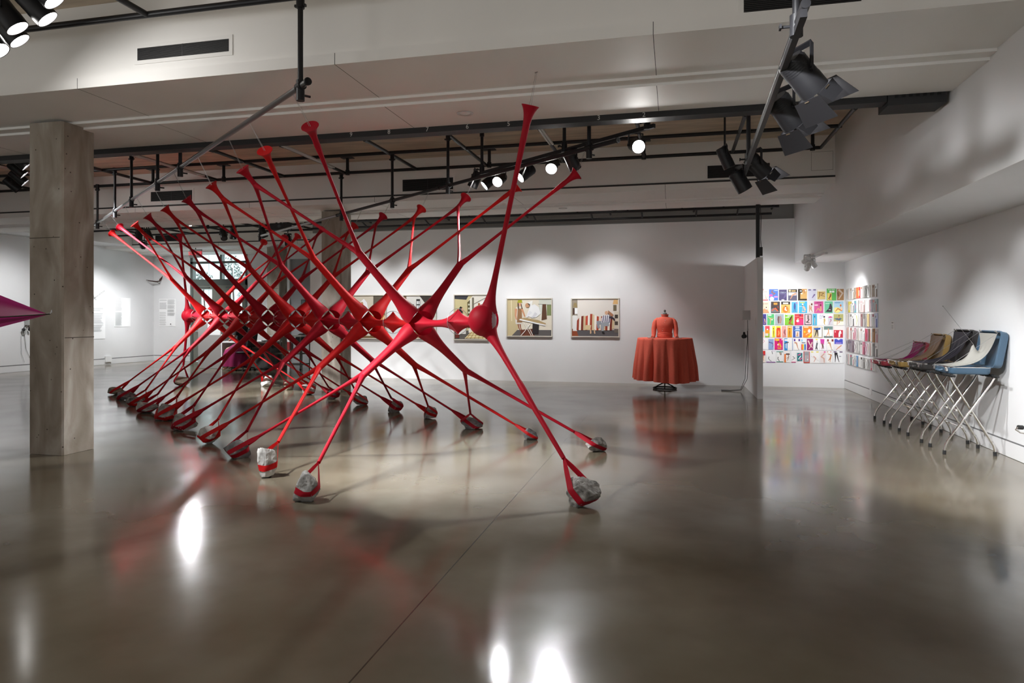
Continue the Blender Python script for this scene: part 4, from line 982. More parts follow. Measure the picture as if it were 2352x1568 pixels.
R3 = [(125,222,795,1075,'navy packet with a crouching figure, half behind the partition, third row',(66,62,140),lambda a:(kneel(a,(215,160,130)),)),
 (250,425,795,1075,'green packet with a kicking dancer, third row',(80,180,110),lambda a:(a.s_([(.15,.75,.08),(.5,.5,.14),(.42,.05,.07)],(215,165,120)),a.s_([(.4,.62,.1),(.95,.6,.06)],(215,165,120)),a.r(.1,.85,.6,.95,(225,240,225)),a.e(.7,.48,.1,.06,WH))),
 (450,672,795,1078,'silver grey packet with two entwined brown figures, third row',(160,172,178),lambda a:(a.s_([(.42,.8,.2),(.38,.5,.24),(.42,.12,.12)],(115,85,80)),a.s_([(.62,.82,.14),(.68,.5,.18),(.6,.12,.12)],(175,130,118)),a.r(.35,.08,.65,.14,(205,185,175)))),
 (702,922,795,1078,'lime green packet with a long haired crouching figure, third row',(130,195,60),lambda a:(a.r(.05,.93,1,1,WH),a.s_([(.82,.75,.12),(.72,.45,.26),(.5,.16,.2),(.9,.06,.1)],(160,100,50)),a.poly([(.78,.85),(.86,.8),(.6,.42),(.46,.44)],BK),a.r(.05,.68,.5,.74,WH),a.r(.3,.8,.7,.86,WH))),
 (952,1180,795,1078,'red and pink packet with a white splash, third row',(214,60,66),lambda a:(a.poly([(.2,.05),(1,.0),(1,.5),(.6,.6)],(226,60,125)),a.e(.34,.38,.16,.12,WH),a.e(.38,.55,.1,.08,(235,180,150)),a.poly([(.45,.95),(.75,1),(.7,.8)],(90,50,100)),a.r(.05,.78,.45,.82,(240,170,160)),a.r(.55,.66,.95,.74,(235,140,150)))),
 (1207,1388,797,1075,'black bordered pale packet with a pencil drawing, third row',(40,36,38),lambda a:(a.r(.08,.05,.92,.95,(220,195,200)),a.r(.4,.5,.62,.9,(120,105,105)),a.s_([(.65,.55,.1),(.5,.35,.14),(.25,.25,.1),(.7,.2,.1)],(50,42,45)))),
 (1413,1525,790,1085,'slim sky blue packet with one standing figure, third row',(85,175,210),lambda a:(stand(a,(205,170,150),(60,50,50)),)),
 (1548,1795,800,1080,'white packet lettered SECRET CONTROL TOP in blue, third row',(240,240,240),lambda a:(a.t('SECRET',.12,.42,.90,(60,50,160)),a.t('CONTROL',.12,.48,.76,(60,50,160)),a.t('TOP',.12,.28,.62,(60,50,160)),stand(a,(200,170,100),BK,.68))),
 (1812,1928,795,1080,'slim packet with a magenta parasol above a leg, third row',(205,205,212),lambda a:(a.r(0,.78,1,1,(238,238,238)),a.poly([(.05,.68),(.95,.68),(.8,.76),(.5,.8),(.2,.76)],(205,35,130)),a.s_([(.55,.55,.18),(.65,.4,.18),(.4,.3,.12),(.3,.05,.08)],(170,110,130)))),
 (1958,2203,795,1085,'olive and cream packet with a dancer in a slate skirt, last in the third row',(175,172,110),lambda a:(a.r(0,0,1,.35,(236,232,220)),a.s_([(.38,.5,.07),(.35,.02,.05)],(205,145,105)),a.s_([(.55,.45,.07),(.6,.25,.06),(.4,.18,.04)],(205,145,105)),a.poly([(.02,.6),(.3,.48),(.6,.42),(.85,.6),(.55,.68),(.35,.64)],(85,105,125)),a.s_([(.55,.75,.1),(.5,.6,.1)],(205,145,105)),a.e(.55,.84,.06,.05,(110,60,40))))]
R4 = [(125,165,95,385,'sliver of a cyan packet at the partition, fourth row',(80,185,225),lambda a:(a.r(.3,0,1,.5,(235,190,150)),)),
 (197,308,95,385,'small packet in red, orange and green bands, fourth row',(225,80,90),lambda a:(a.r(0,.35,1,.65,(240,150,40)),a.r(0,0,1,.35,(150,190,50)),a.r(.05,.12,.7,.35,(225,215,205)),a.e(.5,.7,.2,.06,WH))),
 (337,453,95,385,'lemon packet with a slim dark haired figure, fourth row',(225,225,60),lambda a:(a.r(0,0,.35,1,(238,238,225)),stand(a,(150,85,40),BK,.62))),
 (480,595,95,385,'yellow packet with a red orange panel, fourth row',(240,215,50),lambda a:(a.r(.05,0,.95,.75,(225,80,40)),a.r(.15,.72,.85,.85,(205,60,40)),a.s_([(.5,.6,.25),(.6,.35,.35),(.4,.15,.25)],(235,160,90)))),
 (625,740,95,385,'salmon pink packet with an argyle figure, fourth row',(230,165,155),lambda a:(a.s_([(.7,.7,.25),(.55,.45,.4),(.75,.2,.25)],(165,95,100)),a.r(.3,.1,.9,.14,(140,80,85)))),
 (770,883,95,385,'orange packet with a brown figure balancing, fourth row',(232,165,50),lambda a:(stand(a,(140,75,35),(70,35,25),.45),a.r(.1,.86,.9,.93,(245,225,190)))),
 (912,1140,98,388,'royal blue packet with a small framed portrait, fourth row',(70,95,175),lambda a:(a.r(.27,.04,.72,.56,(225,215,205)),a.s_([(.5,.45,.1),(.48,.25,.16),(.45,.1,.25)],(205,155,110)),a.poly([(.2,.66),(.8,.66),(.68,.8),(.32,.8)],(190,210,240)),a.r(.25,.86,.72,.96,WH),a.r(.1,.6,.88,.64,(120,190,225)))),
 (1168,1398,100,390,'orange packet with a slanting yellow banner, fourth row',(235,140,50),lambda a:(a.poly([(.1,0),(.5,0),(1,.45),(1,.25),(.75,.0),(.1,.0)],(240,215,50)),a.e(.7,.58,.16,.16,WH),a.s_([(.3,.22,.1),(.55,.38,.12),(.8,.3,.1)],(238,190,140)),a.e(.18,.5,.1,.08,(245,210,60)),a.r(.1,.88,.6,.96,(245,225,205)))),
 (1433,1668,108,392,'cream packet with striding dark legs under a blue skirt, fourth row',(206,190,150),lambda a:(a.r(.55,.05,.95,.95,(238,238,235)),a.poly([(.05,.85),(.8,.9),(.75,.72),(.3,.68),(.08,.74)],(50,90,170)),a.s_([(.35,.7,.14),(.28,.4,.1),(.14,.08,.06)],(50,42,40)),a.s_([(.42,.7,.14),(.48,.4,.1),(.52,.12,.06)],(50,42,40)),a.r(.93,.05,.97,.95,(40,36,34)))),
 (1705,1932,102,390,'misty white and green packet with a stretching figure, fourth row',(225,228,225),lambda a:(a.r(0,.7,1,1,(110,135,130)),a.r(0,0,1,.12,(90,110,105)),a.e(.5,.4,.45,.3,(240,240,240)),a.s_([(.5,.8,.12),(.52,.5,.12),(.25,.08,.06)],(220,165,125)),a.s_([(.55,.45,.12),(.6,.1,.1)],(230,185,150)))),
 (1962,2192,108,390,'crimson packet with a white hourglass silhouette, last in the fourth row',(196,50,68),lambda a:(a.r(0,.68,1,1,(240,232,228)),a.s_([(.7,.62,.16),(.62,.35,.22),(.6,.05,.16)],WH),a.s_([(.72,.62,.12),(.8,.35,.1)],WH),a.r(.08,.45,.22,.6,(225,160,165))))]
R5 = [(130,258,412,700,'white packet with a pink outlined diamond, beside the partition, fifth row',(238,236,234),lambda a:(a.s_([(.0,.95,.05),(.4,.75,.05),(.0,.55,.05)],(225,90,140)),)),
 (283,413,428,700,'dusty blue packet with a leaping figure, fifth row',(140,165,205),lambda a:(a.s_([(.15,.68,.16),(.7,.62,.26),(.9,.45,.12),(.7,.2,.08)],(95,105,165)),a.s_([(.85,.55,.1),(.95,.42,.08)],(190,140,120)),a.e(.15,.7,.1,.05,(110,70,60)))),
 (440,648,415,702,'magenta packet with a golden kneeling figure, fifth row',(212,30,120),lambda a:(kneel(a,(225,165,60),(120,70,30)),a.e(.3,.88,.3,.1,(235,185,50)),a.e(.4,.44,.09,.06,WH),a.r(.85,.85,.97,.97,WH))),
 (685,905,412,720,'wide white packet with a blue panel and white stocking, fifth row',(236,234,230),lambda a:(a.r(0,0,.38,1,(50,140,205)),a.r(.05,.78,.42,.93,WH),a.s_([(.22,.6,.12),(.22,.2,.09),(.28,.18,.08)],WH),a.poly([(0,.6),(.5,.72),(.55,.66),(.05,.55)],BK),a.r(.92,0,1,1,(150,170,200)))),
 (932,1090,420,712,'white packet with a purple header and bare high heeled leg, fifth row',(238,236,232),lambda a:(a.r(0,.78,.25,.98,(95,60,150)),a.r(.75,.78,1,.98,(95,60,150)),legd(a,(205,150,120)))),
 (1120,1240,420,712,'white packet with upright rainbow stripes, fifth row',(228,232,234),lambda a:[a.r(.03 + i*.19,.02,.03 + (i+1)*.19,.52,c) for i, c in enumerate([(225,70,60),(240,150,60),(240,215,70),(90,170,225),(50,70,160)])] + [a.r(.0,.75,.3,.95,(150,205,230)),a.r(.1,.6,.9,.68,(120,120,125))]),
 (1268,1425,425,712,'plum packet with pale crossed legs, fifth row',(150,40,105),lambda a:(a.s_([(.2,.85,.24),(.5,.5,.16),(.9,.2,.1)],(232,205,195)),a.s_([(.85,.7,.2),(.65,.35,.14),(.3,.08,.1)],(225,190,180)))),
 (1455,1580,425,718,'white packet with a grey trousered leg and yellow tab, fifth row',(238,238,238),lambda a:(a.r(.3,.9,.7,1,(240,220,60)),a.s_([(.6,.85,.16),(.65,.68,.14)],(190,170,160)),a.s_([(.62,.66,.34),(.45,.3,.3),(.3,.08,.2)],(105,105,108)),a.s_([(.5,.3,.2),(.65,.06,.14)],(70,70,72)))),
 (1608,1765,420,722,'white packet with a magenta dancer in dark stockings, fifth row',(238,234,238),lambda a:(a.poly([(.0,.98),(.7,.95),(.62,.5),(.1,.55)],(210,70,165)),a.s_([(.3,.62,.24),(.4,.35,.18),(.28,.08,.08)],(150,95,95)),a.s_([(.42,.5,.2),(.55,.12,.08)],(90,55,60)))),
 (1788,1950,422,718,'white packet with a brown header and a crossed high heeled leg, fifth row',(238,236,232),lambda a:(a.r(0,.76,.25,.96,(130,55,45)),a.r(.7,.76,1,.96,(130,55,45)),legd(a,(196,150,110)))),
 (1975,2190,425,722,'indigo topped packet with two crossed legs, last in the fifth row',(232,228,230),lambda a:(a.poly([(0,.55),(1,.55),(1,.97),(.75,1),(.5,.88),(.25,1),(0,.97)],(75,85,190)),a.r(.15,.6,.85,.68,(170,140,210)),legx(a,(235,222,205),(205,145,115))))]
R6 = [(118,198,732,1030,'red topped packet with walking legs, beside the partition, lowest row',(236,225,215),lambda a:(a.r(0,.6,1,1,(210,50,45)),a.r(.1,.62,.8,.7,(120,60,110)),a.s_([(.5,.6,.3),(.3,.3,.2),(.6,.15,.12)],(215,150,110)))),
 (225,457,732,1030,'white packet with a jumping black shoe over a purple base line, lowest row',(234,234,234),lambda a:(a.r(0,0,1,.06,(140,70,160)),a.r(.6,.97,1,1,(150,100,170)),a.s_([(.6,.98,.05),(.68,.72,.06)],BK),a.s_([(.3,.5,.05),(.22,.35,.05),(.38,.2,.05),(.55,.1,.05)],BK))),
 (485,658,745,1022,'white packet with teal edges and a striding black shoe, lowest row',(234,234,232),lambda a:(a.r(0,0,1,.06,(20,120,100)),a.r(0,.93,1,1,(20,120,100)),a.s_([(.5,.93,.2),(.62,.65,.12)],(150,130,100)),a.s_([(.75,.9,.06),(.7,.65,.06)],BK),a.s_([(.25,.48,.1),(.2,.3,.08),(.45,.08,.08)],BK))),
 (685,830,742,1030,'white packet with an orange side strip, lowest row',(234,230,226),lambda a:(a.r(0,0,.3,.75,(225,120,55)),a.r(.3,.68,.95,.8,(80,45,35)),a.s_([(.7,.65,.2),(.8,.5,.14),(.4,.35,.08)],(170,135,120)),a.s_([(.75,.45,.14),(.55,.15,.08)],(150,120,110)))),
 (867,982,745,1030,'white packet with a black check mark leg over a pink base, lowest row',(236,234,234),lambda a:(a.r(0,0,1,.06,(220,60,130)),a.s_([(.3,.55,.1),(.8,.38,.1),(.05,.2,.06)],(60,60,62)))),
 (1018,1150,788,990,'small teal packet with pink and white capsules, lowest row',(30,120,125),lambda a:(a.s_([(.15,.7,.2),(.7,.9,.2)],(225,90,150)),a.s_([(.25,.2,.16),(.75,.65,.16)],WH),a.s_([(.5,.1,.2),(.95,.4,.2)],(225,90,150)))),
 (1182,1340,745,1045,'grey packet inside a rust red sleeve, lowest row',(190,80,70),lambda a:(a.r(.12,.1,.88,.98,(170,172,176)),a.r(.2,.66,.8,.92,(150,152,156)),a.s_([(.5,.6,.14),(.6,.4,.1),(.45,.2,.08)],(190,150,150)),a.e(.65,.3,.1,.05,WH))),
 (1372,1580,750,1050,'white packet with yellow tabs and skier legs, lowest row',(236,234,232),lambda a:(a.r(0,.92,.3,1,(225,205,60)),a.r(.65,.92,.95,1,(225,205,60)),a.s_([(.3,.6,.12),(.6,.42,.12),(.35,.1,.06)],(215,165,150)),a.s_([(.02,.6,.03),(.95,.2,.03)],(190,185,185)))),
 (1608,1748,750,1050,'blush packet with a dancer seen from behind and pink tab, lowest row',(226,216,214),lambda a:(a.r(.65,.92,1,1,(225,40,130)),a.s_([(.8,.85,.2),(.2,.55,.24),(.7,.4,.24),(.75,.05,.16)],(205,165,150)))),
 (1778,1912,750,1045,'white packet with tan high kicking legs, lowest row',(238,236,232),lambda a:(a.r(0,.94,.3,1,(190,110,80)),a.r(.6,.94,.9,1,(190,110,80)),a.s_([(.15,.8,.08),(.85,.7,.2),(.65,.4,.2),(.3,.2,.08)],(196,120,60)),a.s_([(.75,.5,.16),(.6,.08,.07)],(196,120,60)))),
 (1955,2183,750,1050,'white packet with long black legs and purple tabs, last in the lowest row',(238,238,238),lambda a:(a.r(0,.92,.33,1,(70,40,85)),a.r(.66,.92,1,1,(70,40,85)),a.s_([(.26,.9,.36),(.26,.72,.34)],(45,42,45)),a.s_([(.18,.75,.16),(.2,.4,.1),(.16,.08,.05)],(45,42,45)),a.s_([(.36,.75,.16),(.48,.4,.1),(.62,.08,.05)],(45,42,45)),a.r(.6,.55,.85,.62,(160,160,165))))]
for row, name in ((R1,'one'),(R2,'two'),(R3,'three'),(R4,'four'),(R5,'five'),(R6,'six')):
    oy = 650 if row in (R1, R2, R3) else 740
    for x0, x1, y0, y1, lab, c, dr in row: packet(1740 + x0/11.2, 1740 + x1/11.2, oy + y0/11.2, oy + y1/11.2, lab, c, dr, name)

# ---- packets on the right wall, seen edge on: (main colour, accent)
g1, g2, g3, w1, w2, tn = (168,166,164), (200,198,196), (128,124,120), (232,231,229), (218,216,213), (176,158,138)
SIDE = [
 [(g2,g3),(w2,(200,170,160)),(g2,tn),(w1,tn),(tn,g3),((214,80,60),(226,150,60)),((205,60,60),(226,160,70)),(w1,(150,110,90)),((140,138,134),g3),((110,108,104),(70,68,66)),(w1,BK),(w1,tn),(tn,(120,95,75)),(w1,(110,85,60))],
 [(g2,g1),((214,200,70),(190,170,50)),(w2,(190,165,60)),(w1,g3),((90,160,170),(215,90,140)),(w1,g1),(g1,(120,108,98)),((206,182,180),(170,150,150)),((214,196,190),(130,90,90)),(w1,w2),(w1,w2),((196,192,200),(190,90,100)),((180,176,182),(200,130,120)),((170,186,186),(190,120,120))],
 [(w2,(200,180,170)),(g2,g3),(w1,g3),(w1,BK),(w1,w2),(w1,(200,200,80)),(w2,g1),((150,110,110),(110,70,70)),((120,116,112),g2),((150,148,146),g3),((226,206,150),(200,170,100)),(w2,(170,140,150)),(w1,(140,60,80)),((200,205,226),(70,90,160))],
 [((206,190,186),(190,160,150)),(w1,(214,130,100)),((200,180,176),(170,90,80)),(w1,(200,110,130)),((214,170,180),(170,110,120)),(w2,g3),(w1,tn),(w1,(150,130,120)),(w1,g1),((190,60,90),(150,50,70)),((130,116,104),(210,90,150)),(w1,(226,150,120)),((170,120,70),(110,75,50)),((206,190,190),(190,120,130))],
 [(g1,(70,55,60)),((120,110,116),(90,60,70)),((150,140,150),(110,100,110)),((130,112,122),(90,70,80)),(w1,(90,60,50)),(g2,g3),(g1,w2),(w1,g3),((190,110,130),(130,60,80)),((206,190,200),(190,90,120)),(w1,(170,110,110)),(w1,(180,130,120)),((140,140,140),(110,108,106)),(w1,(70,60,55))],
 [(g2,BK),(w2,(200,150,150)),((120,140,140),(190,80,120)),(w1,(190,140,150)),(w2,g3),((90,150,200),w2),(w1,g1),(w1,(60,55,50)),(g1,g3),(w1,g2),(g2,(110,100,96)),((206,100,120),w2),(w1,g1),(w2,g2)]]
ZR = [(at_x(1946, a, XR).z, at_x(1946, b, XR).z) for a, b in ((663,688),(692,718),(720.5,748),(751,778),(780,806),(812,835))]
Y0s, Y1s = at_x(1945.5, HY, XR).y, at_x(2017.5, HY, XR).y
ordn = ['nearest the corner', 'second out from the corner', 'third out from the corner', 'fourth out from the corner', 'fifth out from the corner', 'sixth out from the corner', 'seventh out from the corner', 'eighth out from the corner',
        'sixth from the outer edge', 'fifth from the outer edge', 'fourth from the outer edge', 'third from the outer edge', 'second from the outer edge', 'last at the outer edge']
rown = ['top row', 'second row', 'third row', 'fourth row', 'fifth row', 'bottom row']
def cname(c):
    r, g, b = c
    if max(c) - min(c) < 22: return 'white' if r > 212 else 'light grey' if r > 180 else 'grey' if r > 130 else 'dark grey'
    if r > 195 and g > 190 and b < 120: return 'yellow'
    if r > g > b and r - b < 75: return 'tan' if r < 215 else 'cream'
    if b > r: return 'blue' if b - r > 25 else 'lilac'
    if r > g + 40: return 'red' if b < 75 else 'pink'
    return 'greenish'
rn = random.Random(4)
for ri, row in enumerate(SIDE):
    zt, zb = ZR[ri]; n = len(row); st = (Y1s - Y0s)/n
    for ci, (c, ac) in enumerate(row):
        y0 = Y0s + st*ci; wd = abs(st)*rn.choice([.82,.9,.96,.74]); h = (zt - zb)*rn.choice([1,.98,.94,1.02]); z0 = zb + (zt - zb - h)*.5
        if ri == 5 and ci > 9: z0 -= .0
        th = rn.uniform(.012, .022)
        ar = Art((XR - th, y0, z0), wd, h, (0,-1,0), (-1,0,0)); ar.r(0,0,1,1,c)
        k = (ri*5 + ci*3) % 5
        if k == 0: ar.s_([(.3,.9,.3),(.6,.5,.22),(.35,.1,.14)], ac)
        elif k == 1: ar.r(.1,.75,.9,.95,ac); ar.s_([(.5,.7,.25),(.65,.1,.12)], g3)
        elif k == 2: ar.s_([(.2,.8,.16),(.8,.5,.22),(.2,.12,.14)], ac); ar.r(.3,.9,.8,.95,g3)
        elif k == 3: ar.r(0,0,.3,1,ac); ar.r(.45,.2,.8,.7,w2)
        else: ar.r(.55,0,1,.6,ac); ar.e(.4,.75,.2,.08,g3)
        join(ar.mb, MB().box((XR - th, y0 - wd, z0), (XR - .001, y0, z0 + h)), 0)
        tag(obj('hosiery_packet', ar.mb, ar.mats, None, 0), '%s packet on the right wall, %s, %s' % (cname(c), rown[ri], ordn[ci]), 'hosiery packet', 'hosiery packets on the right wall, ' + rown[ri])

# ---------------------------------------------------------------- dress stretched as a round table top
CORAL = mat('coral_cloth', rgb(205,92,74), .75, var=.05, scale=30, spec=.2)
base = at_floor(1527, 893)
t = thing('dress_mannequin', base, 'headless dress form in a coral dress whose skirt spreads into a round table top', 'mannequin')
bx, by = base.x, base.y
DARKI = mat('dark_cast_iron', (.045,.038,.033), .5, metal=.5)
mb = MB()
rs = []
for k in range(41):
    a = 2*PI*k/40; c = V((bx + .235*math.cos(a), by + .235*math.sin(a), .022)); q = V((math.cos(a), math.sin(a), 0))
    rs.append([c + q*.014*math.cos(2*PI*j/8) + V((0,0,.016))*math.sin(2*PI*j/8) for j in range(8)])
mb.rings(rs)
for k in range(3):
    a = 2*PI*k/3 - PI/2; q = V((math.cos(a), math.sin(a), 0))
    mb.tube([V((bx,by,.13)), V((bx,by,.115)) + q*.06, V((bx,by,.07)) + q*.15, V((bx,by,.02)) + q*.235], [.016,.014,.013,.013], n=8)
obj('stand_base', mb, DARKI, t)
obj('stand_pole', MB().cyl((bx,by,.10), (bx,by,.75), .014, n=12), DARKI, t)
rs = []; NPL = 240
rnp = [random.Random(3).uniform(-.5, .5) for _ in range(9)]
for j in range(27):
    s = j/26
    ring = []
    for k in range(NPL):
        a = 2*PI*k/NPL
        f = 1.7*abs(math.sin(8.5*a + 1.1*math.sin(2*a) + .4))**.65 - 1.1 + .3*math.sin(22*a + 2*math.sin(a))
        am = .004 + .066*min(1, s*1.5)**1.0
        r = .560 + .075*s + am*f*(1 if s > .02 else .2)
        hem = .845 + .035*math.sin(a + 2.6) + .012*math.sin(4*a)
        z = 1.055 - s*hem + (.006 if j == 0 else 0)
        ring.append(V((bx + r*math.cos(a), by + r*math.sin(a)*.98, z)))
    rs.append(ring)
top = [V((bx + .55*math.cos(2*PI*k/NPL), by + .54*math.sin(2*PI*k/NPL), 1.066)) for k in range(NPL)]
inn = [V((bx + .12*math.cos(2*PI*k/NPL), by + .09*math.sin(2*PI*k/NPL), 1.070)) for k in range(NPL)]
obj('skirt', MB().rings([inn, top] + rs), CORAL, t, 60)
def eld(c, rx, ry, n=28, back=0): return [V((c[0] + rx*math.cos(2*PI*k/n), c[1] + ry*math.sin(2*PI*k/n), c[2])) for k in range(n)]
tor = [eld((bx,by,1.066), .145,.105), eld((bx,by,1.12), .14,.10), eld((bx,by,1.20), .15,.108), eld((bx,by-.012,1.30), .172,.128), eld((bx,by-.01,1.38), .182,.122), eld((bx,by,1.44), .188,.10), eld((bx,by,1.475), .17,.085), eld((bx,by,1.495), .11,.07), eld((bx,by,1.505), .066,.06)]
obj('bodice', MB().rings(tor), CORAL, t, 70)
rs = [eld((bx,by,1.50), .066,.06), eld((bx,by,1.525), .07,.062), eld((bx,by,1.56), .078,.068)]
obj('collar', MB().rings(rs), CORAL, t, 70)
GREYF = mat('grey_form_cloth', (.16,.18,.17), .6)
obj('neck_form', MB().lathe([(.05,1.47),(.048,1.56),(.045,1.585),(.02,1.592),(.001,1.593)], (bx,by,0), m=0, n=20), GREYF, t)
obj('neck_finial', MB().lathe([(.012,1.59),(.011,1.605),(.02,1.615),(.024,1.63),(.018,1.648),(.006,1.655),(.001,1.656)], (bx,by,0), m=0, n=16), mat('finial_metal', (.2,.19,.18), .3, metal=.8), t)
mb = MB()
for j in range(5):
    z = 1.085 + j*.020; rs_ = []
    for k in range(41):
        a = 2*PI*k/40; c = V((bx + (.148 + .003*(j % 2))*math.cos(a), by + .110*math.sin(a), z + .006*math.sin(a*2 + j)))
        q = V((math.cos(a), math.sin(a), 0)); rs_.append([c + q*.010*math.cos(2*PI*i/6) + V((0,0,.013))*math.sin(2*PI*i/6) for i in range(6)])
    mb.rings(rs_)
obj('sash', mb, CORAL, t, 70)
for s_ in (-1, 1):
    obj('sleeve', MB().tube([(bx + s_*.10,by,1.462),(bx + s_*.145,by,1.452),(bx + s_*.178,by-.002,1.42),(bx + s_*.20,by-.005,1.37),(bx + s_*.222,by-.02,1.25),(bx + s_*.225,by-.06,1.14),(bx + s_*.235,by-.10,1.085),(bx + s_*.25,by-.14,1.082)], [.026,.040,.052,.056,.052,.045,.036,.034], n=16), CORAL, t, 70)
    obj('cuff_plate', MB().lathe([(.001,.001),(.07,.001),(.085,.009),(.083,.011),(.068,.004),(.001,.004)], (bx + s_*.27,by-.20,1.067), m=0, n=24), mat('black_rimmed_plate', (.35,.33,.31), .4), t)
for i in range(6):
    f = i/5; obj('button', MB().ell((bx + .01 - .055*f, by - .118 - .01*math.sin(PI*f), 1.43 - .21*f), .006,.004,.006), mat('pearl_button', (.6,.58,.55), .3), t)

# ---------------------------------------------------------------- headphones, wall boxes and labels
def headphones(c, across, out, lab, R=.08, tilt=0.0):
    """c: centre of the ear cups; across: axis between the cups; out: away from the wall"""
    t = thing('headphones', (c[0], c[1], c[2]), lab, 'headphones', 'headphones hung on the walls')
    A, O, c = V(across).normalized(), V(out).normalized(), V(c)
    U = (V((0,0,1)) + O*tilt).normalized()
    pts = [c + A*(R*math.cos(a)) + U*(R*1.1*math.sin(a)) for a in [PI*k/14 for k in range(15)]]
    W = A.cross(U).normalized()
    rs = [[p + W*.015, p + (p - c).normalized()*.005, p - W*.015, p - (p - c).normalized()*.006] for p in pts]
    obj('headband', MB().rings(rs, cap0=True, cap1=True), BLACKP, t)
    for s_ in (-1, 1):
        e = c + A*s_*R - U*.012
        obj('ear_cup', MB().lathe([(.001,-.022),(.036,-.02),(.042,-.008),(.042,.012),(.034,.022),(.001,.022)], e, A, 0, 20), BLACKP, t)
    return t, c, U
p = at_x(1721, 772, 1.475)
hp, c, U = headphones((1.475 - .10, p.y, p.z + .01), (.25, 1, 0), (-1, 0, 0), 'black headphones hanging on the white partition under a small wall box', R=.07)
o = thing('wall_box', (1.40, p.y, 1.44), 'small white square box fixed to the partition above black headphones', 'wall box')
obj('body', MB().box((1.335, p.y - .16, 1.445), (1.474, p.y - .03, 1.635)), mat('box_white', (.55,.53,.52), .5), o, 0)
obj('hook', MB().tube([(1.474,p.y,1.25),(1.40,p.y,1.25),(1.37,p.y,1.265)], .007, n=8), WHITEM, o)
cab = MB()
for dx, dz, yy in ((0, 0, p.y - .10), (.03, .02, p.y + .02)):
    cab.tube([(1.43 + dx*.3, yy, 1.44 if dx == 0 else 1.22),(1.44,yy,1.0),(1.44 - dx,yy - .02,.6),(1.42 - dx,yy - .05,.25),(1.30,yy - .10,.03),(1.10,yy - .14,.012),(.92,yy - .10,.012)], .005, n=6)
tag(obj('headphone_cable', cab, BLACKP), 'black cables dropping from the partition box and trailing on the floor', 'cable')
p = at_x(53, 753, -17.5)
headphones((-17.38, p.y, p.z - .03), (0, 1, 0), (1, 0, 0), 'black headphones hanging on the far left wall below the pink nylon', R=.085)
o = thing('headphone_hook', (-17.45, p.y, 1.1), 'grey headphone holder on the far left wall with thin cables', 'hook')
obj('holder', MB().box((-17.499, p.y - .05, 1.02), (-17.44, p.y + .03, 1.18)), mat('holder_grey', (.35,.35,.34), .5), o, 0)
obj('cable', MB().tube([(-17.45,p.y,1.02),(-17.46,p.y + .06,.6),(-17.46,p.y + .2,.3),(-17.45,p.y + .45,.02)], .006, n=6).tube([(-17.45,p.y - .1,1.0),(-17.46,p.y - .08,.5),(-17.45,p.y,.25)], .004, n=6), mat('cable_grey', (.2,.2,.2), .5), o)
o = thing('wall_box', (-17.4, p.y + .5, 1.25), 'grey box on the far left wall partly hidden by the tall concrete column', 'wall box')
q = at_x(63, 735, -17.5)
obj('body', MB().box((-17.499, q.y - .1, 1.28), (-17.38, q.y + .25, 1.43)), mat('holder_grey', (.35,.35,.34), .5), o, 0)

# text panels
def panel(lab, o, w_, h_, ux, nrm, draw, cat='text panel', bgc=(246,246,246), name='text_panel', th=.01):
    ar = Art(V(o), w_, h_, ux, nrm); ar.r(0,0,1,1,bgc); draw(ar)
    a = V(o); b = V(o) + V(ux)*w_; n_ = V(nrm)*th
    join(ar.mb, MB().prism([a - n_, b - n_, b - n_ + V((0,0,h_)), a - n_ + V((0,0,h_))], n_*.98), 0)
    return tag(obj(name, ar.mb, ar.mats, None, 0), lab, cat, 'wall text panels' if cat == 'text panel' else None)
def lines(a, x0, x1, y0, y1, n, c=(170,170,172), seed=0, gaps=()):
    rr = random.Random(seed)
    for i in range(n):
        if i in gaps: continue
        y = y1 - (y1 - y0)*(i + .5)/n; a.r(x0, y - (y1-y0)/n*.22, x0 + (x1 - x0)*rr.uniform(.86, 1), y + (y1-y0)/n*.22, c)
def xpanel(px0, px1, py0, py1, lab, draw, **k):
    a = at_x(px0, py1, -17.5); b = at_x(px1, py1, -17.5); zt = at_x(px0, py0, -17.5).z
    panel(lab, (-17.488, a.y, a.z), b.y - a.y, zt - a.z, (0,1,0), (1,0,0), draw, **k)
def big(a):
    lines(a, .06, .93, .14, .60, 27, (190,190,192), 2, (4, 5, 18)); lines(a, .06, .5, .06, .12, 3, (165,165,168), 3)
    rr = a
    q = text_mb('LÍNEAS DE FUGA', .45*a.w/math.cos(.56)/(14*.60), a.P(.775, .85, .002), V((0, math.cos(.56), math.sin(.56))), V((0, -math.sin(.56), math.cos(.56))), (1,0,0), .0004); join(a.mb, q, a.mi((60,60,62)))
    q = text_mb('URA', .075*a.w, a.P(.62, .775, .002), V((0, math.cos(.9), -math.sin(.9))), V((0, math.sin(.9), math.cos(.9))), (1,0,0), .0004); join(a.mb, q, a.mi((60,60,62)))
xpanel(176, 241, 656, 780, 'large white text panel lettered at a slant, half hidden by the tall concrete column', big)
xpanel(262, 299, 683, 750, 'white text panel with one narrow grey column on the left wall', lambda a: (lines(a, .04, .46, .55, .98, 20, (200,200,200), 4), lines(a, .04, .46, .04, .50, 20, (205,208,208), 5)))
a_ = at_y(366, 749, YF); b_ = at_y(404, 749, YF); zt = at_y(385, 686, YF).z
panel('white text panel with two grey columns on the wall left of the double doors', (a_.x, YF - .012, a_.z), b_.x - a_.x, zt - a_.z, (1,0,0), (0,-1,0),
      lambda a: (lines(a, .03, .48, .62, .97, 14, (175,175,176), 6, (2, 3)), lines(a, .03, .45, .04, .52, 22, (200,200,200), 7, (3, 7, 11, 15, 18)), lines(a, .52, .98, .38, .98, 26, (190,190,190), 8, (8, 15, 20)), a.e(.72,.08,.03,.02,(50,50,50))))
a_ = at_y(423, 728, YF); b_ = at_y(433, 728, YF)
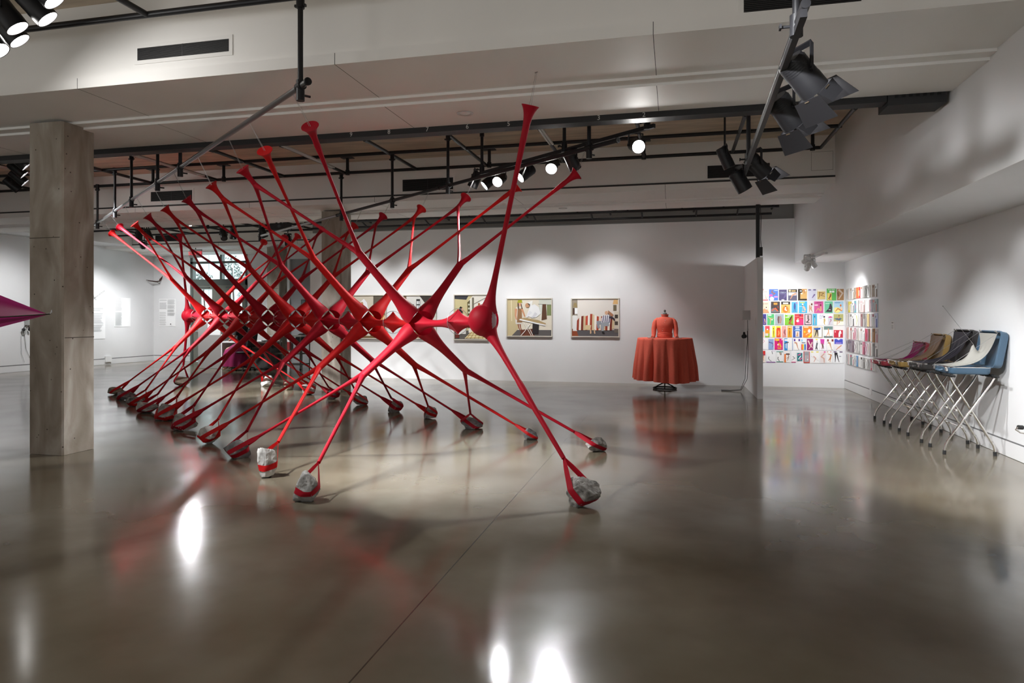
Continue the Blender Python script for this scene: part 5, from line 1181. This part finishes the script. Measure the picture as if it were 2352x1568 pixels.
panel('small blue square access sign on the wall left of the double doors', (a_.x, YF - .012, a_.z), b_.x - a_.x, at_y(428, 709, YF).z - a_.z, (1,0,0), (0,-1,0), lambda a: (a.e(.55,.7,.1,.07,WH), a.s_([(.5,.6,.1),(.5,.4,.1),(.72,.35,.08)],WH), a.e(.45,.3,.2,.2,WH), a.e(.45,.3,.12,.12,(50,95,170))), cat='sign', bgc=(50,95,170), name='access_sign')
a_ = at_y(572, 770, YF); 
panel('pale wall text right of the double doors, behind the red sculpture', (at_y(590, 700, YF).x, YF - .012, at_y(590, 722, YF).z), .45, .5, (1,0,0), (0,-1,0), lambda a: lines(a, .05, .95, .1, .95, 14, (205,205,206), 9))
a_ = at_x(2055, 758, XR); b_ = at_x(2048, 758, XR)
panel('tiny white label on the right wall between the packets and the suitcases', (XR - .006, b_.y, a_.z), b_.y - a_.y, at_x(2051, 738, XR).z - a_.z, (0,-1,0), (-1,0,0), lambda a: (a.r(.1,.8,.7,.9,(120,120,120)), lines(a, .1, .8, .15, .6, 5, (170,170,170), 3)), cat='label', bgc=(232,230,228), name='wall_label', th=.005)
panel('small pale label on the partition beside the box', (1.475 - .002, 13.6, 1.30), .12, .20, (0,-1,0), (-1,0,0), lambda a: lines(a, .1, .9, .2, .9, 5, (190,190,190), 3), cat='label', bgc=(225,223,220), name='wall_label', th=.002)

# twig piece and camera on the left wall
p = at_x(340, 645, -17.5)
o = thing('twig_sculpture', (-17.2, p.y, p.z), 'small dark twig sculpture projecting from the left wall near the corner', 'sculpture')
c = V((-17.15, p.y, p.z))
obj('branch', MB().tube([c + V((-.33,-.1,.03)), c + V((-.1,-.20,-.01)), c + V((0,-.02,-.03)), c + V((.02,.12,.0)), c + V((.0,.24,.09))], [.008,.018,.022,.02,.014], n=8).tube([c + V((0,-.02,-.03)), c + V((.03,.06,-.08)), c + V((.03,.12,-.10))], .008, n=6).tube([c + V((-.34,0,.0)), c + V((0,0,-.02))], .006, n=6), mat('dark_bark', (.05,.025,.02), .7), o)
for i in range(4): obj('leaf', MB().ell(c + V((.0,.14 + .04*i,.04 + .035*i)), .012,.025,.035, nu=8, nv=6), mat('dried_leaf', (.10,.03,.02), .7), o)
p = at_x(250, 567, -17.5)
o = thing('security_camera', (-17.4, p.y, p.z), 'small white security camera high on the left wall', 'camera')
obj('bracket', MB().box((-17.499,p.y - .16,p.z + .02),(-17.47,p.y - .02,p.z + .24)).cyl((-17.47,p.y-.08,p.z+.1),(-17.3,p.y,p.z+.05),.02,n=8), WHITEM, o)
obj('body', MB().cyl((-17.34,p.y+.16,p.z+.10),(-17.2,p.y-.08,p.z-.02),.05,n=14), mat('camera_grey', (.5,.5,.5), .4), o)

# ---------------------------------------------------------------- double doors with transom, outside
FR = mat('dark_green_grey_frame', rgb(82,88,84), .45); LEAF = mat('grey_green_door', rgb(112,114,106), .5)
GLASS = bpy.data.materials.new('window_glass'); GLASS.use_nodes = True; n = GLASS.node_tree
tr = n.nodes.new('ShaderNodeBsdfTransparent'); tr.inputs[0].default_value = (.92,.96,.95,1); gl = n.nodes.new('ShaderNodeBsdfGlossy'); gl.inputs['Roughness'].default_value = .02
ms = n.nodes.new('ShaderNodeMixShader'); ms.inputs[0].default_value = .08; n.links.new(tr.outputs[0], ms.inputs[1]); n.links.new(gl.outputs[0], ms.inputs[2]); n.links.new(ms.outputs[0], n.nodes['Material Output'].inputs[0])
X0, X1 = -16.02, -13.83; XM = at_y(508, 700, YF).x; zT = 3.62; z1 = at_y(508, 655, YF).z; z2 = at_y(508, 641, YF).z; z3 = at_y(508, 602, YF).z; z4 = at_y(508, 581, YF).z
dr = thing('door_1', ((X0+X1)/2, YF, 0), 'grey green double doors under a glazed transom', 'door'); dr['kind'] = 'structure'
f = MB(); fy0, fy1 = YF - .02, YF + .14
f.box((X0, fy0, 0), (X0 + .10, fy1, zT)); f.box((X1 - .07, fy0, 0), (X1, fy1, zT)); f.box((X0, fy0, z1), (X1, fy1, z2)); f.box((X0, fy0, z4), (X1, fy1, zT)); f.box((XM - .04, fy0, z2), (XM + .04, fy1, z4)); f.box((X0, fy0, z3 - .035), (X1, fy1, z3 + .035))
obj('door_frame', f, FR, dr, 0)
for a, b, w0, w1 in ((X0 + .10, XM, 461, 487), (XM, X1 - .07, 529, 556)):
    l = MB(); wx0, wx1 = at_y(w0, 700, YF).x, at_y(w1, 700, YF).x; wz0, wz1 = at_y(500, 746, YF).z, at_y(500, 664, YF).z
    l.box((a + .004, YF, .01), (wx0, YF + .05, z1)); l.box((wx1, YF, .01), (b - .004, YF + .05, z1)); l.box((wx0, YF, .01), (wx1, YF + .05, wz0)); l.box((wx0, YF, wz1), (wx1, YF + .05, z1))
    lf = obj('door_leaf', l, LEAF, dr, 0)
    obj('glass_pane', MB().box((wx0, YF + .02, wz0), (wx1, YF + .026, wz1)), GLASS, lf, 0)
    obj('door_closer', MB().box((a + .2, YF - .03, z1 - .09), (a + .65, YF, z1 - .05)), FR, lf, 0)
    obj('push_bar', MB().box((a + .12, YF - .05, 1.0), (b - .12, YF - .02, 1.05)), mat('satin_steel', (.4,.4,.4), .35, metal=.8), lf, 0)
obj('transom_glass', MB().box((X0 + .1, YF + .05, z2), (X1 - .07, YF + .056, z4)), GLASS, dr, 0)
struct('door_2', MB().box((-12.28, YF + .06, 0), (-11.45, YF + .12, 3.4)), mat('grey_side_door', rgb(150,150,152), .5))
struct('trim_7', MB().box((-12.34, YF - .02, 0), (-12.26, YF + .1, 3.45)).box((-11.5, YF - .02, 0), (-11.42, YF + .1, 3.45)), WALL)
# outside: facade, paving, shrubs
fc = MB(); fc.box((-30, 33, -1), (-8, 33.5, 16), 0)
for i in range(14): fc.box((-30 + i*1.6, 32.98, -1), (-30 + i*1.6 + .03, 33, 16), 1)
for i in range(8): fc.box((-30, 32.98, 1.5 + i*1.5), (-8, 33, 1.53 + i*1.5), 1)
tag(obj('building_facade', fc, [mat('pale_facade', (.85,.89,.89), .7), mat('facade_joint', (.4,.43,.43), .7)], None, 0), 'pale panelled building seen through the transom window', 'building')
struct('trim_8', MB().box((-32, 20.45, -.2), (-5, 33, -.02)), mat('outside_paving', (.5,.5,.5), .8))
def shrub(x, y, z0, h, r, lab, seed):
    rr = random.Random(seed); t = thing('shrub', (x, y, -.02), lab, 'tree', 'shrubs outside the doors')
    obj('trunk', MB().tube([(x,y,-.02),(x + .1,y,z0*.6),(x,y,z0 + h*.5)], [.06,.04,.02], n=8), mat('dark_bark', (.05,.025,.02), .7), t)
    m = MB()
    for _ in range(150):
        d = V((rr.gauss(0,1), rr.gauss(0,1), rr.gauss(0,1))).normalized()*rr.uniform(.3, 1)**.6
        c = V((x + d.x*r, y + d.y*r, z0 + h/2 + d.z*h/2)); u = V((rr.gauss(0,1), rr.gauss(0,1), rr.gauss(0,1))).normalized(); v = u.orthogonal().normalized(); s = r*.15
        m.add([c - u*s, c + v*s*.5, c + u*s, c - v*s*.5], [(0,1,2,3)])
    obj('foliage', m, mat('grey_green_leaf', (.12,.15,.14), .8), t, 0)
p = at_y(533, 625, 27); shrub(p.x, 27, p.z - .4, 1.2, .42, 'dark leafy tree behind the right half of the transom', 1)
p = at_y(552, 632, 26); shrub(p.x + .2, 26, p.z - .4, .6, .4, 'low bush at the right edge of the transom', 2)
p = at_y(466, 628, 26); shrub(p.x, 26, p.z - .5, .6, .4, 'low bush behind the left half of the transom', 3)
p = at_y(548, 672, 23.5); shrub(p.x + .15, 23.5, p.z - .3, .4, .2, 'small bush behind the right door pane', 5)
# exit sign
p0 = at_y(435, 592, 18.3); p1 = at_y(462, 572, 18.3)
o = thing('exit_sign', ((p0.x+p1.x)/2, 18.3, p0.z), 'grey exit sign with red capital letters hanging by the double doors', 'sign')
obj('plate', MB().box((p0.x, 18.30, p0.z), (p1.x, 18.35, p1.z)), mat('sign_grey', (.42,.42,.44), .4), o, 0)
obj('lettering', text_mb('SORTIE', .155, ((p0.x+p1.x)/2, 18.297, (p0.z+p1.z)/2), (1,0,0), (0,0,1), (0,-1,0), .004), mat('sign_red_glow', rgb(200,40,50), .5, emis=.7), o, 0)  # red letters given a slight added glow to stay readable
obj('hanger', MB().cyl(((p0.x+p1.x)/2, 18.32, p1.z), ((p0.x+p1.x)/2, 18.32, 3.645), .012, n=8), BLACK, o)

# ---------------------------------------------------------------- reception desk, trolley, person
YD = 17.3
xa, xb, xc, xd = [at_y(q, HY, YD).x for q in (455, 508, 560, 614)]
o = thing('reception_desk', ((xa+xd)/2, YD, 0), 'grey and white reception desk in front of the double doors', 'desk')
GP = mat('desk_grey_panel', rgb(140,137,135), .5); WT = mat('desk_white_top', rgb(222,222,222), .4)
obj('front_panel', MB().box((xa, YD, .01), (xb, YD + .04, 1.32)), GP, o, 0)
obj('panel_edge', MB().box((xb, YD, .01), (xb + .03, YD + .7, 1.0)), WT, o, 0)
obj('counter', MB().box((xb, YD, .76), (xd, YD + .75, .80)), WT, o, 0)
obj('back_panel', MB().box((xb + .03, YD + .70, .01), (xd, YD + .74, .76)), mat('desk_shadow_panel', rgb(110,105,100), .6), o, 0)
obj('drawer_unit', MB().box((xc + .1, YD + .2, .03), (xd - .05, YD + .69, .60)), mat('drawer_dark_grey', rgb(70,68,66), .5), o, 0)
a_ = at_y(477, 769, YD); b_ = at_y(506, 769, YD)
panel('white notice fixed to the grey front of the reception desk', (a_.x, YD - .004, a_.z), b_.x - a_.x, at_y(490, 744, YD).z - a_.z, (1,0,0), (0,-1,0), lambda a: a.r(.1,.04,.16,.10,(120,120,120)), cat='notice', bgc=(212,212,212), name='notice', th=.003)
p = at_y(528, 778, YD + .25)
o = thing('laptop', (p.x, YD + .25, .80), 'open laptop standing on the reception counter', 'laptop')
obj('keyboard_base', MB().box((p.x - .16, YD + .12, .801), (p.x + .16, YD + .35, .82)), mat('laptop_silver', (.35,.35,.36), .35, metal=.6), o, 0)
obj('screen', MB().obox((p.x, YD + .40, .93), (.16,0,0), (0,.006,0), (0,.035,.11)), BLACKP, o, 0)
rr = random.Random(9)
for i, (lab, c) in enumerate((('loose white papers piled on the right half of the reception counter', (225,225,225)), ('dark folder and papers at the far end of the reception counter', (80,80,85)))):
    m = MB()
    for k in range(5): m.obox((xc + .35 + i*.28 + rr.uniform(-.03,.03), YD + .3, .803 + k*.006), V((.12,rr.uniform(-.03,.03),0)), V((rr.uniform(-.03,.03),.15,0)), (0,0,.0025))
    tag(obj('paper_pile', m, flat(c), None, 0), lab, 'papers')
def skin_obj(name, pts, edges, rads, m, parent, sub=2):
    me = bpy.data.meshes.new(name); org = LOC[parent.name]
    me.from_pydata([V(p) - org for p in pts], edges, []); me.materials.append(m)
    o = bpy.data.objects.new(name, me); C.objects.link(o); o.parent = parent; LOC[o.name] = org
    md = o.modifiers.new('skin', 'SKIN'); md.use_smooth_shade = True
    for i, r in enumerate(rads): me.skin_vertices[0].data[i].radius = (r, r) if not isinstance(r, tuple) else r
    me.skin_vertices[0].data[0].use_root = True
    s = o.modifiers.new('sub', 'SUBSURF'); s.levels = s.render_levels = sub
    return o
SKINM = mat('skin', rgb(196,150,125), .55)
px_, py_ = at_y(562, 800, 17.0).x, 16.85
o = thing('person', (px_, py_, .0), 'seated person in a black top and magenta skirt at the reception desk', 'person')
B = lambda x, y, z: (px_ + x, py_ + y, z)
pts = [B(.05,0,.66), B(.04,0,.85), B(.0,0,1.06), B(-.01,0,1.24), B(-.03,0,1.33), B(-.05,0,1.40), B(-.06,0,1.52),
       B(.0,-.17,1.22), B(-.02,-.24,.98), B(-.20,-.20,.88), B(-.30,-.14,.84), B(.0,.17,1.22), B(-.02,.24,.98), B(-.20,.22,.88), B(-.30,.18,.84),
       B(-.05,-.10,.62), B(-.36,-.12,.60), B(-.38,-.12,.30), B(-.38,-.12,.09), B(-.50,-.12,.045), B(-.05,.10,.62), B(-.36,.12,.60), B(-.38,.12,.30), B(-.38,.12,.09), B(-.50,.12,.045)]
ed = [(0,1),(1,2),(2,3),(3,4),(4,5),(5,6),(3,7),(7,8),(8,9),(9,10),(3,11),(11,12),(12,13),(13,14),(0,15),(15,16),(16,17),(17,18),(18,19),(0,20),(20,21),(21,22),(22,23),(23,24)]
ra = [(.13,.15),(.11,.13),(.11,.14),(.09,.13),.055,.075,.085,.055,.042,.032,.026,.055,.042,.032,.026,.085,.07,.05,.036,.03,.085,.07,.05,.036,.03]
obj_b = skin_obj('body', pts, ed, ra, SKINM, o)
obj('hair', MB().ell(B(-.035,0,1.49), .115,.105,.125, ax=None), mat('dark_hair', (.03,.02,.015), .6), o, 60)
fm = MB(); fm.ell(B(-.155,0,1.47), .02,.014,.022); 
for s_ in (-1, 1): fm.ell(B(-.135,s_*.035,1.495), .012,.014,.008, 1)
obj('face', fm, [SKINM, BLACKP], o, 60)
rs = [[V(B(.04 + rx*math.cos(2*PI*k/24), ry*math.sin(2*PI*k/24), z)) for k in range(24)] for rx, ry, z in ((.15,.17,.78),(.145,.165,.9),(.14,.17,1.06),(.13,.185,1.18),(.11,.17,1.26),(.07,.09,1.31))]
for r_ in rs: pass
obj('top', MB().rings(rs, cap1=True), mat('black_knit', (.015,.015,.016), .8), o, 60)
for s_ in (-1, 1): obj('shirt_sleeve', MB().tube([B(.0,s_*.15,1.23), B(-.01,s_*.215,1.10), B(-.02,s_*.235,1.0)], [.075,.065,.058], n=14), mat('black_knit', (.015,.015,.016), .8), o, 60)
MAG = mat('magenta_cloth', rgb(140,10,80), .7, var=.2, scale=5)
rs = []
for s, cx_, rx, ry, z in ((0,.04,.17,.18,.80),(.2,-.02,.25,.22,.70),(.4,-.12,.34,.26,.60),(.6,-.18,.33,.28,.45),(.8,-.20,.32,.29,.28),(1,-.20,.33,.30,.13)):
    rs.append([V(B(cx_ + (rx + .02*s*math.sin(9*a))*math.cos(a), (ry + .02*s*math.sin(9*a))*math.sin(a), z)) for a in [2*PI*k/48 for k in range(48)]])
obj('skirt', MB().rings(rs), MAG, o, 60)
o = thing('office_chair', (px_ + .1, py_, 0), 'black office chair on castors under the person at the reception desk', 'chair')
obj('seat', MB().ell(B(.05,0,.52), .27,.26,.05), BLACKP, o, 60)
obj('backrest', MB().obox(B(.34,0,.93), (.03,0,.02), (0,.21,0), (.04,0,.26)), BLACKP, o, 0)
obj('gas_lift', MB().cyl(B(.05,0,.10), B(.05,0,.49), .03, n=12).tube([B(.05,0,.47), B(.30,0,.47), B(.33,0,.75)], .02, n=8), BLACK, o)
for k in range(5):
    a = 2*PI*k/5 + .3; q = V(B(.05,0,.0))
    e = q + V((math.cos(a)*.32, math.sin(a)*.32, .07))
    l = obj('base_arm', MB().tube([q + V((0,0,.11)), e + V((0,0,.01))], [.025,.016], n=8), BLACK, o)
    obj('castor', MB().cyl(e + V((-.012,-.02,-.04)), e + V((.012,.02,-.04)), .03, n=14), RUBBER, l)
# metal trolley
def trolley(px0, px1, Y, lab, z=.95):
    x0, x1 = at_y(px0, HY, Y).x, at_y(px1, HY, Y).x; o = thing('metal_trolley', ((x0+x1)/2, Y, 0), lab, 'trolley', 'trolleys by the desk')
    DG = mat('dark_grey_steel', rgb(82,80,74), .45)
    for x in (x0, x1):
        for y in (Y, Y + .5):
            l = obj('leg', MB().box((x - .016, y - .016, .07), (x + .016, y + .016, z)), DG, o, 0)
            obj('castor', MB().cyl((x - .012, y, .036), (x + .012, y, .036), .034, n=14), RUBBER, l)
    for zz in (.16, .46): obj('shelf', MB().box((x0, Y, zz), (x1, Y + .5, zz + .025)), DG, o, 0)
    obj('top_shelf', MB().box((x0 - .02, Y - .02, z), (x1 + .02, Y + .52, z + .04)), mat('trolley_white_top', rgb(215,214,210), .4), o, 0)
trolley(621, 690, 17.1, 'dark metal trolley with a white top and two shelves, right of the reception desk')
YT = 19.5
x0 = at_y(694, HY, YT).x
tag(obj('cable_reel', MB().lathe([(.02,0),(.17,.01),(.18,.04),(.11,.05),(.11,.16),(.18,.17),(.17,.20),(.02,.21)], (x0 + .05, YT, .80), (0,-1,0), 0, 24).cyl((x0 + .05, YT - .1, .0), (x0 + .05, YT - .1, .8), .015, n=8), BLACKP), 'black cable reel on a stem beside the end of the white wall', 'cable reel')
a_ = at_y(659, 803, YF); b_ = at_y(669, 785, YF)
tag(obj('red_box', MB().box((a_.x, YF - .10, a_.z), (b_.x, YF - .001, b_.z)), mat('box_red', rgb(150,30,35), .5)), 'small red box fixed to the wall behind the trolley', 'box')
a_ = at_y(693, 720, YF); b_ = at_y(703, 688, YF)
o = thing('wall_screen', ((a_.x+b_.x)/2, YF, a_.z), 'small dark framed screen on the grey door behind the sculpture', 'screen')
obj('bezel', MB().box((a_.x, YF - .04, a_.z), (b_.x, YF + .058, b_.z)), BLACKP, o, 0)
obj('display', MB().box((a_.x + .02, YF - .043, a_.z + .02), (b_.x - .02, YF - .04, b_.z - .02)), mat('screen_grey', (.12,.15,.15), .2), o, 0)
# sockets on the skirting
for Yq, lab in ((at_x(2003, 910, XR).y, 'small socket box on the skirting of the right wall'),):
    tag(obj('wall_socket', MB().box((XR - .03, Yq - .05, .09), (XR - .013, Yq + .05, .20)), WHITEM, None, 0), lab, 'socket')
q = at_x(247, 835, -17.5)
tag(obj('wall_socket', MB().box((-17.487, q.y - .12, .08), (-17.45, q.y + .12, .26)), WHITEM, None, 0), 'white socket box on the skirting of the left wall', 'socket')

# ---------------------------------------------------------------- suitcases on chromed stands
def stand(Ya, Yb, zt, lab):
    o = thing('folding_stand', (3.12, (Ya+Yb)/2, 0), lab, 'folding stand', 'chromed folding stands along the right wall')
    r = .0125
    for Y in (Ya, Yb):
        for s_ in (0, 1):
            xa, xb = (2.865, 3.345) if s_ == 0 else (3.365, 2.93)
            dx = .10 if xb > xa else -.10; yo = Y + (.014 if s_ else -.014)
            pts = [(xa, yo, .035), (xa + dx*.04, yo, .07), (xa + dx*.14, yo, .11), (xa + dx*.35, yo, .155), (xb - dx*.35, yo, zt - .10), (xb - dx*.12, yo, zt - .055), (xb, yo, zt - .03), (xb, yo, zt - .012)]
            l = obj('leg', MB().tube(pts, r, n=12), CHROME, o)
            obj('rubber_foot', MB().cyl((xa, yo, .001), (xa + dx*.02, yo, .045), .018, n=14), RUBBER, l)
        obj('pivot_bolt', MB().cyl((3.13, Y - .035, zt*.5), (3.13, Y + .035, zt*.5), .012, n=10), CHROME, o)
    for x in (2.93, 3.345):
        m = MB().cyl((x, Ya - .11, zt - .012), (x, Yb + .10, zt - .012), .013, n=12)
        for k in range(4): y = Ya + (Yb - Ya)*k/3; m.cyl((x, y - .035, zt - .012), (x, y + .035, zt - .012), .02, n=12)
        obj('top_bar', m, RUBBER, o)
    for zz, x in ((.30, 3.04), ):
        obj('cross_bar', MB().cyl((x, Ya, zz), (x, Yb, zz), .008, n=10), CHROME, o)
def rbox(x0, x1, y0, y1, r, n=6):
    out = []
    for cx_, cy_, a0 in ((x1 - r, y1 - r, 0), (x0 + r, y1 - r, 90), (x0 + r, y0 + r, 180), (x1 - r, y0 + r, 270)):
        for k in range(n + 1): a = math.radians(a0 + 90*k/n); out.append((cx_ + r*math.cos(a), cy_ + r*math.sin(a)))
    return out
def shell(X0, X1, Y0, Y1, h, M, hard):
    """open tray with a rolled rim in local x,y and depth h; M maps (x, y, d) to the room"""
    o_, i_ = rbox(X0, X1, Y0, Y1, .055), rbox(X0 + .010, X1 - .010, Y0 + .010, Y1 - .010, .047)
    def sh(L, k): cx_, cy_ = (X0 + X1)/2, (Y0 + Y1)/2; return [(cx_ + (x - cx_)*k, cy_ + (y - cy_)*k) for x, y in L]
    rs = [[M(x, y, 0) for x, y in sh(o_, .86)], [M(x, y, 0.002) for x, y in sh(o_, .94)], [M(x, y, h*.25) for x, y in sh(o_, .985)], [M(x, y, h*.8) for x, y in o_], [M(x, y, h*.82) for x, y in sh(o_, 1.012)], [M(x, y, h) for x, y in sh(o_, 1.012)],
          [M(x, y, h) for x, y in i_], [M(x, y, h*.3) for x, y in sh(i_, .98)], [M(x, y, .010) for x, y in sh(i_, .90)]]
    return MB().rings(rs, cap0=True, cap1=True)
def suitcase(Y0, Y1, zt, h, X0, X1, ltop, lw, col, inn, fab, lab, flab, peak=None):
    o = thing('suitcase', ((X0+X1)/2, (Y0+Y1)/2, zt), lab, 'suitcase', 'open suitcases on stands')
    mS = mat('case_' + col[0], col[1], .38, spec=.5)
    obj('base_shell', shell(X0, X1, Y0, Y1, h, lambda x, y, d: V((x, y, zt + .002 + d)), mS), mS, o, 50)
    hz = zt + h + .004; L = V((ltop[0] - X1, 0, ltop[1] - hz)); Ln = L.length; e = L.normalized(); nn = V((-e.z, 0, e.x))      # towards the room
    hp = V((X1 + .012, 0, hz))
    obj('lid_shell', shell(0, Ln, Y0, Y1, lw, lambda x, y, d: hp + e*x + V((0, y, 0)) + nn*(d - lw), mS), mS, o, 50)
    for yy in (Y0 + .10, Y1 - .10):
        m = MB(); m.obox((X0 - .008, yy, zt + h*.72), (.008,0,0), (0,.028,0), (0,0,.022)); m.cyl((X0 - .02, yy - .02, zt + h*.95), (X0 - .02, yy + .02, zt + h*.95), .008, n=8)
        obj('latch', m, CHROME, o, 30)
    hm = MB().tube([(X0 - .01, (Y0+Y1)/2 - .07, zt + h*.55), (X0 - .035, (Y0+Y1)/2 - .06, zt + h*.45), (X0 - .035, (Y0+Y1)/2 + .06, zt + h*.45), (X0 - .01, (Y0+Y1)/2 + .07, zt + h*.55)], .010, n=8)
    obj('handle', hm, mS, o)
    rim = MB(); P0 = rbox(X0, X1, Y0, Y1, .055); rim.tube([V((x, y, zt + h + .003)) for x, y in P0 + [P0[0]]], .0055, n=6)
    obj('metal_rim', rim, CHROME, o)
    # stretched nylon from the front rim to the top of the lid
    F = nylon('nylon_' + col[0], fab, .5); NU, NV = 22, 30; rs = []
    top = hp + e*(Ln*.93); yc = (Y0 + Y1)/2; hw = (Y1 - Y0)/2 - .03
    rr = random.Random(int(Y0*10))
    for j in range(NV + 1):
        v = j/NV; row = []
        k = 1 - (.52 if peak else .42)*math.sin(PI*min(1, v*.92 + .04))**1.1
        for i in range(NU + 1):
            u = i/NU*2 - 1
            A = V((X0 + .015, 0, hz + .004)); Bp = V((top.x - .02, 0, top.z))
            c = A.lerp(Bp, v); c.x += .13*math.sin(PI*v); c.z -= .12*math.sin(PI*v)*(1 - v*.4)
            c.y = yc + u*hw*k
            c.z += .012*math.sin(3.1*u*PI + v*4)*math.sin(PI*v) + .018*abs(u)**2*math.sin(PI*v)
            if peak:
                g = math.exp(-2.6*math.sqrt(((u - peak[0])/.55)**2 + ((v - peak[1])/.22)**2 + .01)); c.z += peak[2]*g; 
            row.append(c)
        rs.append(row)
    nm = obj('stretched_nylon', MB().rings(rs, closed=False), F, o, 60, label=flab)
    for s_ in (-1, 1):
        obj('tension_wire', MB().cyl((X0 + .0, yc + s_*hw*.9, hz + .01), V((top.x, yc + s_*hw*.98, top.z + .02)), .0018, n=5), WIREM, o)
    for s_ in (-1, 1): obj('hook', MB().cyl(V((top.x - .03, yc + s_*hw*.8, top.z + .03)), V((top.x + .01, yc + s_*hw*.8, top.z)), .008, n=8), CHROME, o)
    return rs
stand(10.58, 11.04, .81, 'chromed folding stand under the rose red suitcase, farthest of the four')
stand(9.91, 10.30, .84, 'chromed folding stand under the tan suitcase')
stand(9.08, 9.57, .865, 'chromed folding stand under the black suitcase')
stand(8.37, 8.80, .875, 'chromed folding stand under the blue suitcase, nearest of the four')
suitcase(10.56, 11.08, .81, .07, 2.84, 3.33, (3.39, 1.15), .07, ('rose', rgb(168,66,78)), None, (.32,.01,.13), 'small rose red suitcase with magenta nylon stretched to its lid', 'magenta nylon')
suitcase(9.86, 10.38, .84, .075, 2.86, 3.33, (3.395, 1.28), .075, ('tan', rgb(150,122,70)), None, rgb(132,108,88), 'tan suitcase with taupe nylon stretched to its lid', 'taupe nylon')
suitcase(9.03, 9.60, .865, .075, 2.87, 3.33, (3.395, 1.35), .08, ('charcoal', rgb(52,50,50)), None, rgb(48,46,54), 'black suitcase with dark nylon stretched to its lid', 'near black nylon')
WN = suitcase(8.33, 8.87, .875, .075, 2.92, 3.32, (3.395, 1.35), .085, ('blue', rgb(72,98,120)), None, rgb(188,186,178), 'blue suitcase with white nylon pulled to a peak, nearest of the four', 'white nylon', peak=(.35, .42, .25))
pk = max((q for r_ in WN[8:20] for q in r_[12:22]), key=lambda q: q.z)
e_ = at_x(2167, 703, XR)
m = MB().cyl(pk, V((XR - .006, e_.y, e_.z)), .0022, n=5); m.cyl(V((XR - .003, e_.y, e_.z)) , V((XR - .012, e_.y, e_.z)), .006, n=8)
tag(obj('guy_wire', m, WIREM), 'thin wire from the white nylon peak up to the right wall', 'wire')

# ---------------------------------------------------------------- pink nylon at the left edge, purple one at the right edge
T = at_d(112, 722, 4.3); R_ = at_d(-170, 731, 4.0); U_ = at_d(-150, 618, 4.35); L_ = at_d(-170, 775, 4.1)
PK = nylon('pink_nylon', (.42,.03,.19), .5)
o = thing('pink_nylon_piece', (R_.x, R_.y, 0), 'pink nylon stretched to a point on a thin dark rod at the left edge', 'sculpture')
def web(A, B, Cc, bow, nr):
    rs = []
    for j in range(21):
        v = j/20; a = A.lerp(B, v); b = A.lerp(Cc, v); row = []
        for i in range(13):
            u = i/12; q = a.lerp(b, u); q += nr*bow*math.sin(PI*u)*v*(1 - v*.3); row.append(q)
        rs.append(row)
    return rs
fwd = V((-SA, CA, 0))
obj('upper_web', MB().rings(web(T, U_, R_, .10, fwd), closed=False), PK, o, 60)
obj('lower_web', MB().rings(web(T, R_ + V((0,0,-.01)), L_, .08, -fwd), closed=False), PK, o, 60)
obj('inner_web', MB().rings(web(T, U_ + fwd*.35 + V((0,0,-.10)), L_ + fwd*.3, .02, fwd), closed=False), PK, o, 60)
obj('rod', MB().tube([T + V((.012,0,.004)), T.lerp(R_, .5) + V((0,0,-.010)), R_], .004, n=8), mat('dark_rod', (.06,.045,.04), .4, metal=.6), o)
obj('tip_hook', MB().tube([T + V((-.03,0,0)), T + V((.005,0,.005)), T + V((.02,0,.012)), T + V((.022,0,.028))], [.005,.007,.005,.004], n=8), WIREM, o)
obj('post', MB().cyl(V((R_.x, R_.y, .001)), V((R_.x, R_.y, U_.z)), .012, n=10).cyl(V((R_.x, R_.y, .001)), V((R_.x, R_.y, .012)), .14, n=20).cyl(V((R_.x,R_.y,U_.z)), U_, .006, n=8).cyl(V((R_.x,R_.y,L_.z)), L_, .006, n=8), mat('dark_rod', (.06,.045,.04), .4, metal=.6), o)
c0 = at_d(2336, 984, 6.2)
rt = V((CA, SA, 0))
o = thing('purple_nylon_piece', (c0.x + .25, c0.y, 0), 'purple nylon with a black cap on a bent chrome tube at the right edge', 'sculpture')
obj('chrome_loop', MB().tube([c0 + rt*.35 + V((0,0,-.06)), c0 + rt*.12 + V((0,0,-.05)), c0 + rt*.03 + V((0,0,-.035)), c0 + rt*-.012 + V((0,0,-.008)), c0 + rt*.0 + V((0,0,.008)), c0 + rt*.02 + V((0,0,.01))], .008, n=10), CHROME, o)
obj('black_cap', MB().cyl(c0 + rt*.01 + V((0,0,.012)), c0 + rt*.05 + V((0,0,.010)), .020, n=14), RUBBER, o)
obj('nylon_strip', MB().tube([c0 + rt*.05 + V((0,0,.012)), c0 + rt*.12 + V((0,0,.010)), c0 + rt*.28 + V((0,0,.03))], [.010,.014,.03], n=12), nylon('purple_nylon', (.10,.05,.25), .5), o)
obj('post', MB().cyl(c0 + rt*.28 + V((0,0,.06)), V((c0.x + .28*CA, c0.y + .28*SA, .001)), .012, n=10), CHROME, o)
